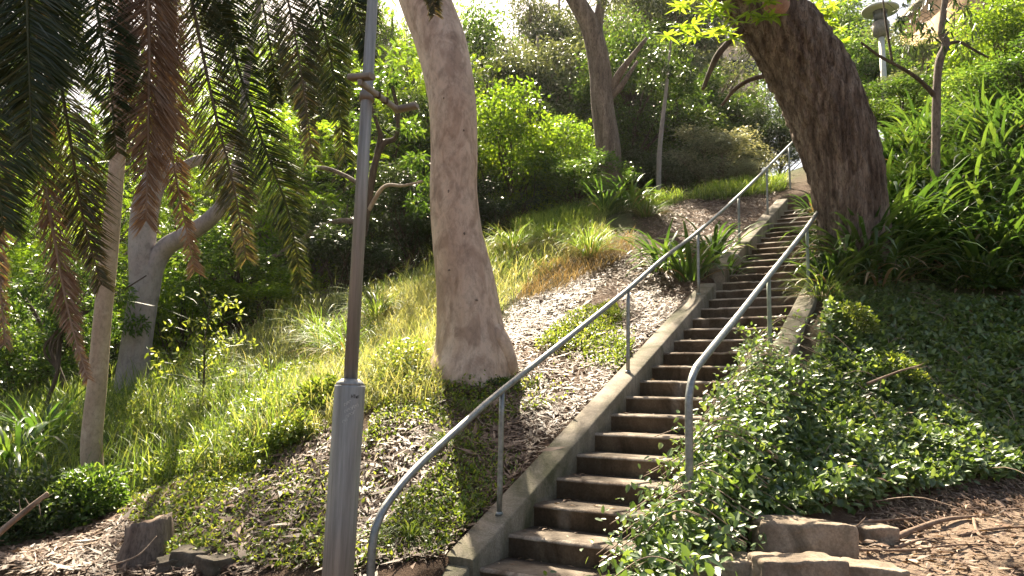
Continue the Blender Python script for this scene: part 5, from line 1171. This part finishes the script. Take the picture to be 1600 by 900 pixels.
# ------------------------------------------------------------------ stones, stump, branches, roots
def stone(label, u, v, y, size, rz, seed, mt='stone', cat='stone', name='stone_block', dz=0.0, group=None, rough=.028):
    p = at(u, v, y); V, Fq = rough_block('s', size, seed, rough, 26); V += (np.floor(pnoise(V, 9, seed+9)*3)/3*.012)[:, None]*np.array([1, 1, .6])
    o = link(name, Geo().add(V, Fq).mesh(name, [M[mt]], True), None, p+[0, 0, dz], (0, 0, rz)); return tag(o, label, cat, group)
SGp = 'rough stone blocks edging the dirt path'
stone('large squared stone block under the edge of the vines', 1250, 842, 5.15, (.62, .34, .24), rad(-4), 41, group=SGp)
stone('low flat stone in the bottom edge beside the steps', 1115, 885, 4.75, (.48, .3, .13), rad(-3), 42, group=SGp)
stone('rounded stone at the bottom edge below the large squared block', 1245, 893, 4.55, (.50, .28, .17), rad(3), 43, group=SGp)
stone('last stone of the bottom row, half buried in the dirt path', 1355, 897, 4.6, (.40, .28, .13), rad(-6), 44, group=SGp)
stone('small stone corner tucked behind the large squared block', 1362, 836, 5.45, (.26, .24, .13), rad(8), 45, group=SGp)
P = hit(228, 868); stp = empty('tree_stump', P, 'old broken tree stump in the litter at the lower left', 'stump')
k = 30; hh = np.array([-.15, 0, .12, .22, .27]); V, Fq = tube(np.array([[0, 0, h] for h in hh]), [.26, .22, .19, .18, .17], k, .09, np.random.default_rng(3)); V[:, :2] += (pnoise(V, 12, 4)*.03)[:, None]; V[:, 2] += np.where(V[:, 2] > .15, pnoise(V*np.array([1, 1, .1]), 11, 6)*.07+V[:, 0]*.25, 0)
link('trunk', Geo().add(V, Fq).mesh('trunk', [M['bark_mid']]), stp)
V, Fq = tube(np.array([[0, 0, .25], [0, 0, .275]]), [.16, .13], k, .09, np.random.default_rng(3)); V[:, 2] += pnoise(V*np.array([1, 1, .1]), 11, 6)*.06+V[:, 0]*.25; link('cut_top', Geo().add(V, Fq).mesh('cut_top', [M['root_wood']]), stp)
for k, (u, v, sz, lb) in enumerate([(300, 880, (.3, .25, .16), 'dark rock right of the old stump'), (345, 888, (.32, .22, .12), 'dark flat rock at the bottom edge, second right of the stump'), (262, 893, (.22, .2, .14), 'small dark rock at the foot of the stump')]):
    P = hit(u, v); V, Fq = rough_block('s', sz, 70+k, .05, 12); V = V*.9; tag(link('rock', Geo().add(V, Fq).mesh('rock', [M['stone_dark']], True), None, P+[0, 0, .03], (0, 0, k)), lb, 'rock', 'dark rocks by the stump')
def stick(name, label, cat, pts, R, mt='twig', twigs=0, seed=1, group=None):
    P = smooth_path(pts, 30); base = P[0].copy(); V, Fq = tube(P-base, np.linspace(R, R*.45, 30), 8, .12, np.random.default_rng(seed)); G = Geo().add(V, Fq); g = np.random.default_rng(seed)
    for k in range(twigs):
        i = int(g.integers(4, 27)); d = sph(1, g)[0]*[1, .5, 1]; L = g.uniform(.08, .2); V, Fq = tube(smooth_path([P[i], P[i]+d*L*.5+[0, 0, -.01], P[i]+d*L], 5)-base, [.006, .005, .004, .003, .002], 5); G.add(V, Fq)
    return tag(link(name, G.mesh(name, [M[mt]], True), None, base), label, cat, group)
stick('fallen_branch', 'pale broken branch poking up at the lower left edge', 'branch', [at(-40, 865, 6.3), at(20, 815, 6.4), at(75, 770, 6.5)], .035, 'twig', 8, 11)
stick('stick', 'thin pale stick lying across the face of the stump', 'branch', [at(170, 885, 5.9), at(215, 868, 5.9), at(245, 838, 6.0)], .007, 'twig', 0, 12)
stick('fallen_branch', 'dark crooked branch on the litter left of the lamp post base', 'branch', [hit(380, 893)+[0, 0, .03], hit(430, 875)+[0, 0, .05], hit(498, 866)+[0, 0, .04]], .02, 'bark_dark', 2, 13)
stick('fallen_branch', 'forked dead branch lying on the ivy right of the steps', 'branch', [at(1355, 600, 7.3), at(1400, 582, 7.35), at(1440, 570, 7.4)], .014, 'root_wood', 3, 14)
gr = np.random.default_rng(42)
RL = ['thick root arching across the dirt path', 'looping root beside the large squared block', 'root running towards the right edge of the path', 'thin root along the front of the path', 'curled root near the right edge', 'short root below the thick arching root', 'straight thin root across the middle of the path']
for k, pts in enumerate([[(1395, 857), (1440, 838), (1480, 828), (1525, 822)], [(1312, 842), (1330, 843), (1350, 834), (1378, 838)], [(1500, 850), (1550, 842), (1610, 836)], [(1340, 880), (1420, 876), (1500, 868), (1600, 866)], [(1522, 824), (1528, 845), (1545, 858), (1570, 862)], [(1400, 870), (1440, 858), (1475, 855)], [(1345, 832), (1400, 828), (1440, 826)]]):
    stick('tree_root', RL[k], 'root', [hit(u, v)+[0, 0, .045+.02*gr.random()] for u, v in pts], [.026, .011, .018, .01, .014, .014, .012][k], 'root_wood', 2, 20+k, 'roots across the dirt path')

# ------------------------------------------------------------------ sunlit air
m, t = mat('haze'); pv = N(t, 'ShaderNodeVolumePrincipled'); pv.inputs['Density'].default_value = 0.00028; pv.inputs['Color'].default_value = (1, .98, .93, 1); pv.inputs['Anisotropy'].default_value = .35
o_ = N(t, 'ShaderNodeOutputMaterial'); t.links.new(pv.outputs[0], o_.inputs['Volume'])
V, Fq = box_geo(-410, 410, -70, 710, -14, 45); hz = link('haze', Geo().add(V, Fq).mesh('haze', [m])); tag(hz, 'thin sunlit haze between the trees', None, None, 'stuff')
